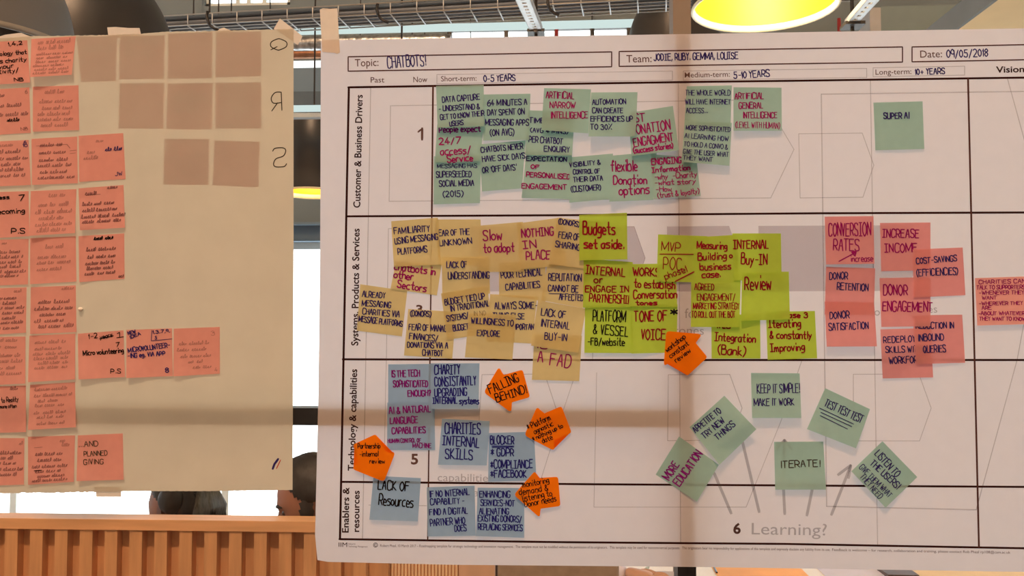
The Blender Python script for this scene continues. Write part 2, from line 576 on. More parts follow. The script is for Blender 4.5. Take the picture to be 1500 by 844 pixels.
ZA, ZB, ZC, ZD = FR(620, 120, 7.035), FR(620, 200, 7.035), FR(780, 120, 7.035), FR(780, 200, 7.035)
ZE, ZF, ZG, ZH = FR(900, 110, 7.035), FR(900, 190, 7.035), FR(1050, 110, 4.22), FR(500, 310, 7.035)
ZI, ZJ, ZK, ZL = FR(500, 410, 7.035), FR(640, 310, 6.49), FR(640, 430, 6.027), FR(830, 310, 7.035)
ZM, ZP, ZQ, ZR = FR(830, 410, 6.03), FR(960, 320, 5.769), FR(980, 410, 6.25), FR(1190, 310, 6.03)
ZS, ZT, ZU, ZV = FR(1190, 430, 4.839), FR(500, 520, 5.275), FR(620, 520, 5.275), FR(490, 640, 4.054)
ZW, ZX = FR(940, 530, 4.02), FR(1120, 540, 3.835)
Z1 = lambda *a: list(a)

# ------------------------------------------------------------------ the two large sheets of paper
def lerp_curve(c, x):
    for (xa, ya), (xb, yb) in zip(c, c[1:]):
        if x <= xb or (xb, yb) == c[-1]:
            return ya + (yb - ya) * (x - xa) / (xb - xa)
def big_sheet(name, xs, top, bot, left, right, d, mat, wav=0.0):
    nx, ny = len(xs), 24
    b = MB(); vs = []
    for i, u in enumerate(xs):
        for j in range(ny + 1):
            v = j / ny
            x = u
            if i == 0: x = lerp_curve(left, v)
            if i == nx - 1: x = lerp_curve(right, v)
            y = top(x) + (bot(x) - top(x)) * v
            vs.append(W(x, y, -d + wav * sin(x * .021 + 1.3) * sin(v * 5)))
    b.add(vs, [(i * (ny + 1) + j, i * (ny + 1) + j + 1, (i + 1) * (ny + 1) + j + 1, (i + 1) * (ny + 1) + j) for i in range(nx - 1) for j in range(ny)])
    org = W((xs[0] + xs[-1]) / 2, bot((xs[0] + xs[-1]) / 2), 0)
    return b.build(name, mat, origin=org, smooth=True), org
M_white = paper('white poster paper', (.69, .65, .635), (.80, .82, .90), .45, amount=.025, scale=45)
M_brown = paper('cream flipchart paper', (.66, .70, .645), (.62, .45, .29), .45, amount=.06, scale=14)
tr = [(300, 62), (470, 59), (800, 53), (1000, 50), (1200, 46.7), (1500, 41.5), (1700, 39)]
brc = [(300, 822), (470, 823), (660, 827.5), (830, 829), (1000, 830.5), (1180, 833), (1500, 838), (1700, 840)]
xs = [466] + [480 + k * 22 for k in range(50)] + [1578]
POS, PORG = big_sheet('roadmap_poster', xs, lambda x: lerp_curve(tr, x), lambda x: lerp_curve(brc, x) - (6 * ((470 - x) / 8) ** 2 if x < 470 else 0),
                      [(0, 470), (.4, 469), (.7, 466), (.96, 461.5), (1, 465)], [(0, 1578), (1, 1590)], .0008, M_white)
tag(POS, 'large white roadmap poster with printed grid covered in coloured sticky notes', 'poster')
tl = [(-200, 62), (0, 56), (45, 53), (150, 51.5), (205, 49.5), (240, 46.5), (300, 45.5), (430, 42.5), (500, 41)]
bl = [(-200, 724), (0, 722.7), (130, 721), (210, 719.5), (300, 719.7), (428, 718), (500, 717)]
xs = [-80 + k * 3 for k in range(170)] + [430]
rj = random.Random(3)
jt = {round(x): rj.uniform(-.5, .5) for x in xs}
FLP, FORG = big_sheet('flipchart_sheet', xs, lambda x: lerp_curve(tl, x) + jt.get(round(x), 0) * .8, lambda x: lerp_curve(bl, x) + jt.get(round(x), 0) * (1.6 if x < 140 else .5),
                      [(0, -80), (1, -80)], [(0, 430), (.5, 430), (1, 428.5)], .0008, M_brown)
tag(FLP, 'brown backlit flipchart sheet with rows of pink notes, left of white poster', 'poster')

# printing on the white poster -----------------------------------------------
def flat(eps):
    return lambda px, py: W(px, py, -(.0008 + eps))
M_pr = ink('dark brown print', (.030, .010, .010))
M_prt = ink('grey brown print', (.115, .065, .06))
M_prl = tint('light grey print', (.14, .085, .085), .42)
M_prf = tint('faint grey print', (.30, .22, .24), .35)
M_fill = tint('pale grey printed fill', (.32, .25, .30), .38)
b = MB()
pl = flat(.0002)
def ln(x0, y0, x1, y1, w_): ribbon(b, [(x0, y0), (x1, y1)], w_, pl)
ln(511, 128, 498, 790, 3.2)
for p in ([(510, 128), (800, 123.3), (1020, 120), (1150, 118.5), (1590, 112.5)], [(508, 317), (830, 315.3), (1200, 312.5), (1590, 311)], [(502, 526.5), (860, 527.5), (1590, 527.5)],
          [(500, 706), (860, 709.5), (1590, 714)], [(497, 790), (830, 794.5), (1150, 797), (1590, 805)]):
    ribbon(b, p, 3.0, pl)
b.build('grid_frame', M_pr, POS, origin=PORG)
b = MB()
pl = flat(.00026)
def rect(x0, y0, x1, y1, yb0, yb1, w_):
    for p in ([(x0, y0), (x1, y1)], [(x0, yb0), (x1, yb1)], [(x0, y0), (x0, yb0)], [(x1, y1), (x1, yb1)]): ribbon(b, p, w_, pl)
rect(510, 83.2, 896, 76, 104.3, 97.8, 1.8); rect(907, 75.5, 1322, 68.8, 97.3, 91, 1.8); rect(1336, 68.8, 1560, 64.3, 90.6, 86.5, 1.8)
ln(634.3, 127, 632.5, 317, 2.6); ln(632.5, 317, 626.5, 791, 2.0); ln(1418, 115, 1434, 802, 2.8)
b.build('heading_boxes', ink('brown print', (.075, .030, .028)), POS, origin=PORG)
b = MB()
pl = flat(.00016)
ln(543, 129, 531, 791, 1.3); ln(993.6, 122, 997, 796, 1.3); ln(1275, 117, 1285.5, 799, 1.3)
rect(640, 109.3, 985, 104, 122.7, 117.5, 1.1); rect(1001, 104, 1269.5, 100.3, 117.3, 113.5, 1.1); rect(1279, 99.3, 1413, 97, 112.5, 110, 1.1)
def poly(pts, w_=1.2, close=True):
    pts = list(pts) + ([pts[0]] if close else [])
    for a, c in zip(pts, pts[1:]): ribbon(b, [a, c], w_, pl)
poly([(572, 155), (1120, 146), (1163, 219), (1129, 290), (570, 295)])
poly([(1500, 134), (1203, 138), (1205, 290), (1208, 530), (1211, 742), (1430, 747)], 1.8, False)
poly([(1170, 196), (1263, 195), (1280, 242), (1264, 289), (1172, 290)])
poly([(569, 335), (929, 332), (945, 378), (929, 427)], 1.0, False); ln(569, 335, 566, 527, 1.0)
poly([(706, 549), (798, 548), (815, 600), (798, 646), (700, 646)]); poly([(850, 527), (812, 640), (782, 735)], 1.0, False)
poly([(979, 549), (1069, 548.7), (1087, 598), (1070, 645), (978, 645.7)])
poly([(874, 546), (870, 743), (1093, 743), (1144, 617), (1175, 527)], 1.0, False)
poly([(1250, 548.5), (1346, 548), (1364, 598), (1347, 646), (1250, 646)]); poly([(873, 332), (868, 527)], 1.0, False)
poly([(1476, 116), (1530, 312), (1490, 527), (1430, 747)], 1.4, False)
ln(566, 527, 562, 706, 1); ln(540, 740, 625, 741, 1)
b.build('faint_outlines', M_prf, POS, origin=PORG)
b = MB()
pl = flat(.00010)
for pts in ([(690, 332), (929, 332), (945, 378), (929, 427), (690, 427)], [(977, 332), (1068, 331), (1084, 378), (1068, 427), (977, 427)], [(1111, 331), (1330, 330), (1346, 378), (1330, 426), (1111, 427)]):
    b.add([pl(*p) for p in pts], [tuple(range(len(pts)))])
b.build('shaded_chevrons', M_fill, POS, origin=PORG)
b = MB()
pl = flat(.0003)
for p in ([(1046, 693), (1071, 752)], [(1087, 645), (1112, 750)], [(1147.5, 712), (1149.5, 753)], [(1190, 716), (1182, 755)], [(1218, 754), (1246, 683)], [(1228, 695.5), (1246, 682)], [(1246, 682), (1243, 700)],
          [(1138, 658), (1149, 645), (1160, 658)], [(1149, 645), (1148, 712)]):
    ribbon(b, p, 4.2, pl)
b.build('printed_arrows', tint('mid grey print', (.14, .09, .09), .38), POS, origin=PORG)

def type_text(txt, x0, y0, x1, y1, h, mat, bold=0.0, name='lettering', org=PORG, par=POS, eps=.0003):
    """printed lettering with the built-in sans typeface, fitted between two baseline points"""
    cu = bpy.data.curves.new('t', 'FONT')
    cu.body = txt; cu.size = 1; cu.offset = bold; cu.resolution_u = 3
    ob = bpy.data.objects.new('t', cu); C.objects.link(ob)
    dg = bpy.context.evaluated_depsgraph_get()
    me = bpy.data.meshes.new_from_object(ob.evaluated_get(dg))
    vs = [v.co.copy() for v in me.vertices]; fs = [tuple(p.vertices) for p in me.polygons]
    bpy.data.objects.remove(ob); bpy.data.curves.remove(cu); bpy.data.meshes.remove(me)
    if not vs: return
    mnx, mxx = min(v.x for v in vs), max(v.x for v in vs)
    L = math.hypot(x1 - x0, y1 - y0); ex, ey = (x1 - x0) / L, (y1 - y0) / L
    kx, ky = L / (mxx - mnx), h / .73
    p2 = flat(eps); bb = MB()
    bb.add([p2(x0 + ex * (v.x - mnx) * kx + ey * v.y * ky, y0 + ey * (v.x - mnx) * kx - ex * v.y * ky) for v in vs], fs)
    return bb.build(name, mat, par, origin=org)
BR = ink('print brown black', (.035, .016, .016))
for t in (('Topic:', 520, 97.5, 554.5, 96.5, 11.5, M_prt), ('Team:', 917.5, 91.5, 954.5, 91, 11.5, M_prt), ('Date:', 1348, 84.5, 1380, 83.8, 11, M_prt),
          ('Past', 543, 121, 563, 120.8, 8.5, M_prt), ('Now', 605.5, 120.5, 626, 120.2, 8.5, M_prt), ('Short-term:', 646, 119.3, 698, 118.3, 8.2, M_prt),
          ('Medium-term:', 1003, 113.7, 1069, 112.3, 8.2, M_prt), ('Long-term:', 1282.5, 109.5, 1335, 108.3, 8.2, M_prt)):
    type_text(*t, bold=.004)
type_text('Vision', 1459, 106.5, 1500.5, 105.5, 9.5, BR, .022)
type_text('Customer & Business Drivers', 527.5, 304.5, 531, 139, 10.5, BR, .02)
type_text('Systems, Products & Services', 524.5, 506.5, 526.5, 335, 10.5, BR, .02)
type_text('Technology & capabilities', 519.5, 690, 523, 541, 10.5, BR, .02)
type_text('Enablers &', 510.5, 780.5, 511.5, 714, 10, BR, .02)
type_text('resources', 526, 779.5, 526.5, 719, 10, BR, .02)
bo = MB(); ribbon(bo, [(612.6, 193.2), (617.6, 189.2)], 2.6, flat(.0003)); ribbon(bo, [(618.4, 188), (618.3, 204.6)], 3.4, flat(.0003)); bo.build('lettering', M_prt, POS, origin=PORG)
type_text('5', 602, 680, 612.5, 680, 15.5, M_prt, .03); type_text('3', 609.5, 459, 619, 459, 12.5, M_prt, .03)
type_text('6', 1074, 781.5, 1085, 781.8, 15.5, ink('print grey brown dark', (.075, .042, .04)), .03)
type_text('Learning?', 1101, 783, 1211, 784.5, 18, M_prl)
type_text('capabilities', 641, 705, 722, 706, 12, M_prl); type_text('gaps', 682, 727, 722, 728, 12, M_prl)
type_text('for', 1003, 466, 1026, 466, 15, M_prl); type_text('milestones', 948, 490, 1031, 490.5, 13.5, M_prl); type_text('opportunities', 1281, 462.5, 1373, 458, 12, M_prl)
type_text('IIM', 496, 801.3, 508.5, 801.5, 7, BR); type_text('Institute for', 510, 798, 521, 798.2, 2.6, M_prt); type_text('Technology Management', 510, 801.7, 538.5, 802.2, 2.6, M_prt)
type_text('\u00a9', 546.5, 802, 553.5, 802.1, 7, BR, .01)
foot = ['Robert Phaal, 10 March 2017 \u2013 Roadmapping template for strategic technology and innovation management. ', 'This template must not be modified without the permission of its originators. ',
        'This template may be used for noncommercial purposes. ', 'The originators bear no responsibility for applications of this template and expressly disclaim any liability from its use. ',
        'Feedback is welcome \u2013 for research, collaboration and training, please contact Rob Phaal rp108@cam.ac.uk']
fx = [557, 755, 893, 999, 1219, 1483]
fy = lambda x: 801.3 + (x - 557) * .0075 + max(0, x - 1100) * .008
for t, a, c in zip(foot, fx, fx[1:]): type_text(t.strip(), a, fy(a), c - 3, fy(c), 4.0, M_prt, name='small_print')
PS = dict(inv=lambda x, z: (.5, .5), h=lambda u, v: .0008)
for l_ in [('CHATBOTS!', 568, 99.5, 624, 96, 16, 'n'), ('JODIE, RUBY. GEMMA, LOUISE', 958, 88.5, 1081, 86, 9.5, 'nI'), ('0-5 YEARS', 709, 119.5, 755, 118, 9),
      ('5-10 YEARS', 1075, 115, 1127, 112, 9.5), ('10+ YEARS', 1341, 109.5, 1384, 108, 8.5), ('09/05/2018', 1387, 84.5, 1447, 82.5, 11)]: write(POS, PS, PORG, [l_], 1.7, 'n', eps=.0003)
for l_ in (('Q', 398, 73, 419, 73, 15, 'gM'), ('R', 399, 163, 413, 162, 25, 'gM'), ('S', 400.5, 245, 420, 244, 28, 'gM')): write(FLP, PS, FORG, [l_], 1.5, 'g', eps=.0003)
write(FLP, PS, FORG, [], 1.5, 'g', eps=.0003, extra=[('n', [(399.5, 687), (402, 680), (407.5, 672.5)], 3.2), ('o', [(405, 686.5), (411, 674)], 1.4)])
# ------------------------------------------------------------------ sticky notes on the white poster, lowest first
G1 = 'teal sticky notes in the top row'
note('teal', [(635.5, 229), (705, 227), (703, 297.5), (635, 299.5)], 4, ZB(('MESSAGING HAS', 145, 325, 553, 320, 40, '-'), ('SUPERSEEDED', 135, 420, 495, 415, 58), ('SOCIAL MEDIA', 165, 515, 522, 505, 58), ('(2015)', 198, 625, 410, 618, 62)),
     'teal sticky note about superseded social media 2015, lowest of the leftmost teal column', G1)
note('teal', [(640.5, 182), (709, 180), (703, 236), (637, 238)], 5, ZA(('People expect', 165, 520, 590, 508, 62, 'p'), ('24/7', 165, 645, 385, 635, 65, 'm'), ('access/', 180, 755, 490, 735, 75, 'm'), ('Service', 250, 830, 510, 812, 68, 'm')),
     'teal sticky note saying people expect 24/7 access, in magenta, left edge of teal cluster', G1, 1.9)
note('teal', [(702, 211.5), (770, 205.5), (764.5, 276), (706, 280.5)], 4, ZB(('CHATBOTS NEVER', 598, 165, 1028, 125, 55), ('HAVE SICK DAYS', 612, 262, 1050, 222, 55), ("OR 'OFF DAYS'", 612, 375, 962, 345, 58)),
     'teal sticky note saying chatbots never have sick days or off days', G1)
note('teal', [(771, 222), (838, 226), (834, 292), (764, 290)], 4, ZD(('EXPECTATION', -60, 248, 350, 258, 42, 'n'), ('OF', -15, 330, 70, 335, 40, 'm'), ('PERSONALISED', -65, 415, 385, 440, 48, 'm'), ('ENGAGEMENT', -110, 535, 350, 548, 48, 'm')),
     'teal sticky note about the expectation of personalised engagement, lettered in magenta', G1, 1.7)
note('teal', [(834, 230.5), (898, 225), (893, 292), (834, 297)], 7, ZD(('VISIBILITY &', 385, 315, 700, 285, 45), ('CONTROL OF', 420, 388, 695, 378, 45), ('THEIR DATA', 425, 470, 725, 450, 48), ('(CUSTOMER)', 395, 572, 705, 548, 55)),
     'teal sticky note about customer visibility and control of their data', G1)
note('teal', [(897, 228), (962, 222), (957, 293), (892.5, 295.5)], 6, ZD(('flexible', 810, 360, 1080, 352, 110, 'm'), ('Donation', 835, 495, 1180, 485, 90, 'm'), ('options', 895, 605, 1205, 588, 100, 'm')),
     'teal sticky note reading flexible donation options in magenta', G1, 2.0)
note('teal', [(954, 226), (1020, 231), (1026.5, 287), (957.5, 291)], 4, ZF(('ENGAGING', 385, 362, 690, 340, 62, 'mI'), ('Information', 390, 442, 780, 412, 52, 'mI'), ('-why  -Charity', 415, 515, 850, 485, 55, 'm-'), ('-what story', 415, 572, 835, 555, 52, 'm-'), ('-How', 425, 640, 590, 632, 48, 'm-'), ('(trust & loyalty)', 445, 705, 875, 655, 52, 'm-')),
     'teal sticky note on engaging information, why, what and how, lowest right of teal cluster', G1, 1.9)
note('teal', [(774, 161.5), (842, 164), (838, 228), (769, 227)], 8, ZA(('TIME SAVED', 1095, 420, 1480, 428, 50), ('(AVG 4 MINS)', 1100, 515, 1490, 535, 42), ('PER CHATBOT', 1088, 618, 1435, 640, 58), ('ENQUIRY', 1245, 715, 1505, 725, 55)),
     'teal sticky note about average time saved per chatbot enquiry', G1)
note('teal', [(708, 138.5), (777, 137.3), (775, 205), (707.5, 206)], 2, ZA(('64 MINUTES A', 662, 245, 1070, 235, 58), ('DAY SPENT ON', 662, 345, 1040, 332, 58), ('MESSAGING APPS', 640, 445, 1085, 447, 60), ('(ON AVG)', 685, 555, 935, 548, 65)),
     'teal sticky note saying 64 minutes a day are spent on messaging apps', G1)
note('teal', [(920.5, 165.5), (985.7, 155.2), (994.5, 220), (925, 228.5)], 9, ZE(('1ST', 180, 490, 320, 475, 85, 'm'), ('DONATION', 180, 615, 575, 560, 95, 'mI'), ('ENGAGMENT', 205, 740, 610, 675, 85, 'm'), ('(success stories)', 195, 805, 605, 750, 55, 'm')),
     'teal sticky note on first donation engagement and success stories, in magenta capitals', G1, 1.9)
note('teal', [(638.7, 126), (708.5, 124), (709, 185), (641, 187)], 13, ZA(('DATA CAPTURE', 198, 212, 583, 182, 58), ('- UNDERSTAND &', 160, 302, 580, 278, 52), ('GET TO KNOW THEIR', 178, 390, 628, 348, 50), ('USERS', 275, 455, 412, 440, 45)),
     'teal sticky note on data capture to understand users, top left corner of teal cluster', G1)
note('teal', [(797, 129), (865.7, 130.7), (862, 195.5), (793, 190.5)], 10, ZC(('ARTIFICIAL', 140, 165, 425, 175, 65, 'm'), ('NARROW', 180, 268, 438, 272, 62, 'm'), ('INTELLIGENCE', 190, 375, 568, 372, 65, 'm')),
     'teal sticky note reading artificial narrow intelligence in magenta capitals', G1)
note('teal', [(866, 135.5), (933.8, 135), (931, 200), (862, 200)], 11, ZC(('AUTOMATION', 618, 235, 962, 228, 52), ('CAN CREATE', 618, 320, 930, 320, 52), ('EFFICIENCIES UP', 600, 408, 1030, 405, 52), ('TO 30%', 600, 490, 815, 490, 55)),
     'teal sticky note saying automation can create efficiencies up to 30%', G1)
note('teal', [(1006, 126.5), (1072, 125), (1070, 190), (1002, 190)], 2, ZE(('THE WHOLE WORLD', 735, 208, 1192, 208, 52, '-'), ('WILL HAVE INTERNET', 730, 298, 1197, 300, 50, '-'), ('ACCESS...', 742, 390, 960, 388, 50, '-')),
     'teal sticky note saying the whole world will have internet access', G1)
note('teal', [(1003, 176), (1072, 180), (1068.5, 243), (998.5, 237)], 13, ZE(('MORE SOPHISTICATED', 738, 562, 1192, 585, 46, '-'), ('AI LEARNING HOW', 725, 645, 1172, 682, 46, '-'), ('TO HOLD A CONVO &', 718, 730, 1165, 765, 46, '-'), ('GIVE THE USER WHAT', 710, 808, 1175, 842, 46, '-'), ('THEY WANT', 710, 870, 1010, 895, 42, '-')),
     'teal sticky note on more sophisticated AI learning, overlapping the lower edge of another', G1)
note('teal', [(1074.4, 127.8), (1144.8, 128.5), (1145.3, 191.7), (1074.4, 191.7)], 9, ZG(('ARTIFICIAL', 112, 148, 288, 146, 36, 'm'), ('GENERAL', 137, 207, 285, 205, 36, 'm'), ('INTELLIGENCE', 162, 266, 372, 264, 36, 'm'), ('(LEVEL WITH HUMAN)', 113, 325, 388, 330, 36, 'm-')),
     'teal sticky note reading artificial general intelligence, level with human', G1)
note('teal', [(1279.4, 150.3), (1351.4, 148.4), (1354, 218.3), (1282.2, 220.2)], 4, ZG(('SUPER AI', 1032, 268, 1188, 268, 36)),
     'teal sticky note reading super AI, alone at the far right of top row', G1, 1.8)

G2 = 'yellow sticky notes in the second row'
note('yellow', [(783, 490), (852.5, 492), (848.5, 558.5), (779, 556.5)], 4, ZK(('IS', 880, 480, 970, 488, 60, 'm'), ('A', 890, 600, 932, 603, 88, 'm'), ('FAD', 995, 630, 1172, 655, 110, 'm')),
     'yellow sticky note reading a fad in large magenta letters, hanging lowest', G2, 1.9)
note('yellow', [(527.7, 416.4), (596.7, 426.3), (588.8, 493), (522.7, 484.6)], 1.5, ZI(('ALREADY', 215, 172, 450, 190, 58), ('MESSAGING', 212, 268, 508, 288, 58), ('CHARITIES VIA', 218, 352, 595, 385, 58), ('MESSAGE PLATFORMS', 178, 430, 628, 480, 58)),
     'yellow sticky note about already messaging charities, furthest left of the yellow group', G2)
note('yellow', [(580, 383), (647, 388), (640, 433), (572, 423)], 1.5, ZH(('chatbots in', 545, 595, 965, 655, 75, 'm'), ('other', 540, 680, 735, 705, 70, 'm'), ('Sectors', 575, 778, 870, 830, 75, 'm')),
     'yellow sticky note reading chatbots in other sectors, in magenta', G2, 2.0)
note('yellow', [(638, 321.5), (704, 321.5), (706, 389), (642, 389)], 1, ZJ(('FEAR OF THE', -15, 232, 308, 220, 55), ('UNKNOWN', 28, 328, 332, 305, 55)),
     'yellow sticky note reading fear of the unknown', G2)
note('yellow', [(573, 324.2), (641.5, 319), (646, 387.5), (577, 391)], 3, ZH(('FAMILIARITY', 545, 232, 910, 205, 62), ('USING MESSAGING', 555, 335, 997, 285, 60), ('PLATFORMS', 585, 445, 885, 415, 62)),
     'yellow sticky note on familiarity using messaging platforms, top left of yellow group', G2)
note('yellow', [(731, 385), (799, 382), (799, 442), (731, 433)], 1, ZJ(('POOR TECHNICAL', 612, 635, 998, 605, 62), ('CAPABILITIES', 655, 748, 980, 720, 58)),
     'yellow sticky note reading poor technical capabilities', G2)
note('yellow', [(802, 386), (869, 394), (853.5, 451.5), (793, 440)], 1, ZJ(('REPUTATION', 1060, 655, 1372, 662, 65), ('CANNOT BE', 1058, 755, 1340, 768, 58), ('_', 1065, 780, 1195, 784, 1, '-'), ('AFFECTED', 1162, 838, 1390, 850, 58)),
     'yellow sticky note saying reputation cannot be affected', G2)
note('yellow', [(704, 330.5), (766, 325), (768, 398), (700, 399)], 1, ZJ(('Slow', 440, 275, 615, 270, 95, 'm'), ('to adopt', 445, 388, 735, 378, 85, 'm')),
     'yellow sticky note reading slow to adopt in magenta', G2, 2.0)
note('yellow', [(757, 327.5), (823, 318.5), (830, 389), (763, 394)], 1, ZJ(('NOTHING', 808, 248, 1110, 222, 78, 'mI'), ('IN', 822, 355, 945, 342, 75, 'mI'), ('PLACE', 850, 458, 1078, 448, 80, 'm')),
     'yellow sticky note reading nothing in place in magenta capitals', G2, 2.0)
note('yellow', [(816, 319), (884, 325), (872, 395.5), (803.5, 387)], 2, ZJ(('(DONORS)', 1150, 115, 1352, 145, 48), ('FEAR OF', 1155, 248, 1352, 275, 58), ('SHARING', 1125, 335, 1358, 368, 55)),
     'yellow sticky note on donors fear of sharing, beside the top green note', G2)
note('yellow', [(647, 377), (716, 376), (718, 430), (648, 444)], 1, ZJ(('LACK OF', 93, 535, 285, 530, 58), ('UNDERSTANDING', 108, 642, 500, 632, 62)),
     'yellow sticky note reading lack of understanding', G2)
note('yellow', [(598, 452.6), (668, 457), (662.5, 525.8), (591.7, 521)], 2, ZI(('(DONORS)', 708, 372, 922, 380, 55), ('FEAR OF MANAGING', 695, 515, 1160, 538, 62), ('FINANCES/', 700, 610, 990, 635, 62), ('DONATIONS VIA A', 680, 695, 1095, 705, 55), ('CHATBOT', 835, 778, 1045, 785, 55)),
     'yellow sticky note on donors fear of managing finances via a chatbot', G2)
note('yellow', [(646, 430), (714, 419), (722, 488), (655, 498)], 1, ZI(('BUDGET TIED UP', 1070, 260, 1480, 195, 62), ('IN TRADITIONAL', 1125, 325, 1530, 270, 58), ('SYSTEMS/', 1090, 430, 1310, 395, 58), ('BUDGETS', 1155, 528, 1340, 505, 58)),
     'yellow sticky note on budget tied up in traditional systems, tilted anticlockwise', G2)
note('yellow', [(718, 431), (787, 434), (779.5, 503.5), (712, 500)], 1, ZK(('ALWAYS SOME-', 512, 138, 885, 132, 58), ('THING ELSE', 495, 220, 772, 228, 52), ('IMPORTANT', 660, 315, 880, 322, 48)),
     'yellow sticky note saying always something else important', G2)
note('yellow', [(687, 459), (756, 461.5), (750.5, 527), (681, 523.5)], 2, ZK(('IN NO', 325, 195, 430, 190, 36, 'f'), ('WILLINGNESS TO', 302, 262, 672, 290, 52), ('EXPLORE', 355, 375, 555, 382, 52)),
     'yellow sticky note reading willingness to explore', G2)
note('yellow', [(788, 440), (858.5, 452.5), (847, 517), (778, 506.5)], 6, ZK(('LACK OF', 920, 192, 1132, 218, 60), ('INTERNAL', 915, 290, 1168, 318, 62), ('BUY-IN', 950, 405, 1145, 420, 62)),
     'yellow sticky note reading lack of internal buy-in, tilted clockwise', G2)

G3 = 'lime green sticky notes in the second row'
note('lime', [(857, 447), (926, 447), (927, 517.5), (856, 517)], 6, ZM(('PLATFORM', 232, 362, 518, 375, 95, 'k'), ('& VESSEL', 235, 475, 540, 502, 85, 'k'), ('-FB/website', 185, 575, 510, 580, 65, 'k')),
     'lime green sticky note about platform and vessel, lettered in black', G3, 1.7)
note('lime', [(924, 446), (992.5, 446), (991, 516.5), (925, 518)], 1, ZM(('TONE OF', 600, 365, 885, 365, 92, 'r'), ('VOICE', 660, 525, 870, 530, 90, 'rI'), ('*', 905, 312, 975, 312, 62, 'k+')),
     'lime green sticky note reading tone of voice with a black asterisk', G3, 2.0)
note('lime', [(855, 379), (927, 384), (924, 450), (854, 451)], 2, ZL(('INTERNAL', 195, 640, 600, 672, 82, 'rI'), ('or', 285, 738, 370, 738, 78, 'r'), ('ENGAGE IN', 192, 828, 640, 832, 62, 'rI')) + ZM(('PARTNERSHIP', 200, 192, 570, 212, 70, 'rI')),
     'lime green sticky note reading internal or engage in partnership', G3, 1.9)
note('lime', [(921.5, 387), (990, 386), (992, 450), (921.5, 449)], 2, ZL(('WORKS', 682, 662, 960, 665, 78, 'r'), ('to establish', 695, 780, 1115, 795, 82, 'r')) + ZM(('Conversation', 592, 165, 972, 160, 72, 'r'), ('tones', 612, 222, 795, 222, 38, 'r')),
     'lime green sticky note about works to establish conversation tones', G3, 2.0)
note('lime', [(964, 343.5), (1036, 346), (1033, 414), (962, 412.5)], 2, ZL(('MVP', 978, 398, 1165, 412, 88, 'r-'), ('_', 960, 438, 1318, 440, 1, 'r-'), ('POC', 995, 592, 1185, 598, 125, 'r-'), ('phase1', 1020, 700, 1245, 620, 70, 'r-'), ('_', 1120, 720, 1318, 618, 1, 'r')),
     'lime green sticky note reading MVP above POC phase 1, crossing the dark upright bar', G3, 1.9)
note('lime', [(1042, 462), (1113.5, 460), (1114, 525.5), (1042.4, 525.5)], 1, ZQ(('Web', 430, 440, 560, 445, 50, 'r'), ('Integration', 418, 555, 790, 575, 72, 'rI'), ('(Bank)', 440, 675, 695, 695, 80, 'r')),
     'lime green sticky note reading integration, bank', G3, 2.0)
note('lime', [(1122, 457), (1193.6, 455.6), (1197, 525), (1124.5, 527.3)], 1, ZQ(('phase 3', 1020, 345, 1270, 345, 50, 'r'), ('Iterating', 912, 440, 1205, 430, 72, 'rI'), ('& constantly', 925, 535, 1305, 540, 68, 'r'), ('Improving', 930, 660, 1240, 645, 68, 'rI')),
     'lime green sticky note on iterating and constantly improving, lowest right of green group', G3, 2.0)
note('lime', [(1015, 348), (1078, 344), (1084, 412), (1018, 415)], 1, ZP(('Measuring', 352, 252, 605, 262, 58, 'r'), ('Building', 360, 352, 600, 345, 58, 'r'), ('business', 378, 437, 638, 430, 58, 'r'), ('case.', 395, 500, 550, 495, 52, 'r'), ('o', 628, 335, 650, 335, 48, 'r')),
     'lime green sticky note reading measuring, building business case', G3, 1.9)
note('lime', [(1012.5, 413), (1085, 411.5), (1083, 479.5), (1012, 479)], 6, ZQ(('AGREED', 235, 92, 412, 95, 58, 'r-'), ('ENGAGEMENT/', 258, 188, 605, 188, 58, 'r-'), ('MARKETING STRATEGY', 222, 265, 640, 268, 55, 'r-'), ('TO ROLL OUT THE BOT', 208, 345, 605, 345, 55, 'r-')),
     'lime green sticky note on agreed engagement and marketing strategy to roll out the bot', G3, 1.9)
note('lime', [(1072.7, 342), (1144, 342), (1145, 412), (1075, 411)], 1, ZP(('INTERNAL', 660, 255, 955, 255, 70, 'rI'), ('Buy-IN', 725, 385, 945, 390, 90, 'rI')),
     'lime green sticky note reading internal buy-in, top right of green group', G3, 2.0)
note('lime', [(1087, 399), (1155.5, 398), (1157, 468), (1085.6, 470)], 5, ZP(('Review', 755, 600, 975, 602, 112, 'r')),
     'lime green sticky note reading review alone in dark red', G3, 2.1)
note('lime', [(848.5, 315), (918.4, 311.7), (919, 380), (848.5, 381.5)], 6, ZL(('Budgets', 170, 235, 500, 235, 125, 'r'), ('set aside.', 180, 375, 590, 380, 88, 'r')),
     'lime green sticky note reading budgets set aside, crossing the row line', G3, 2.4)

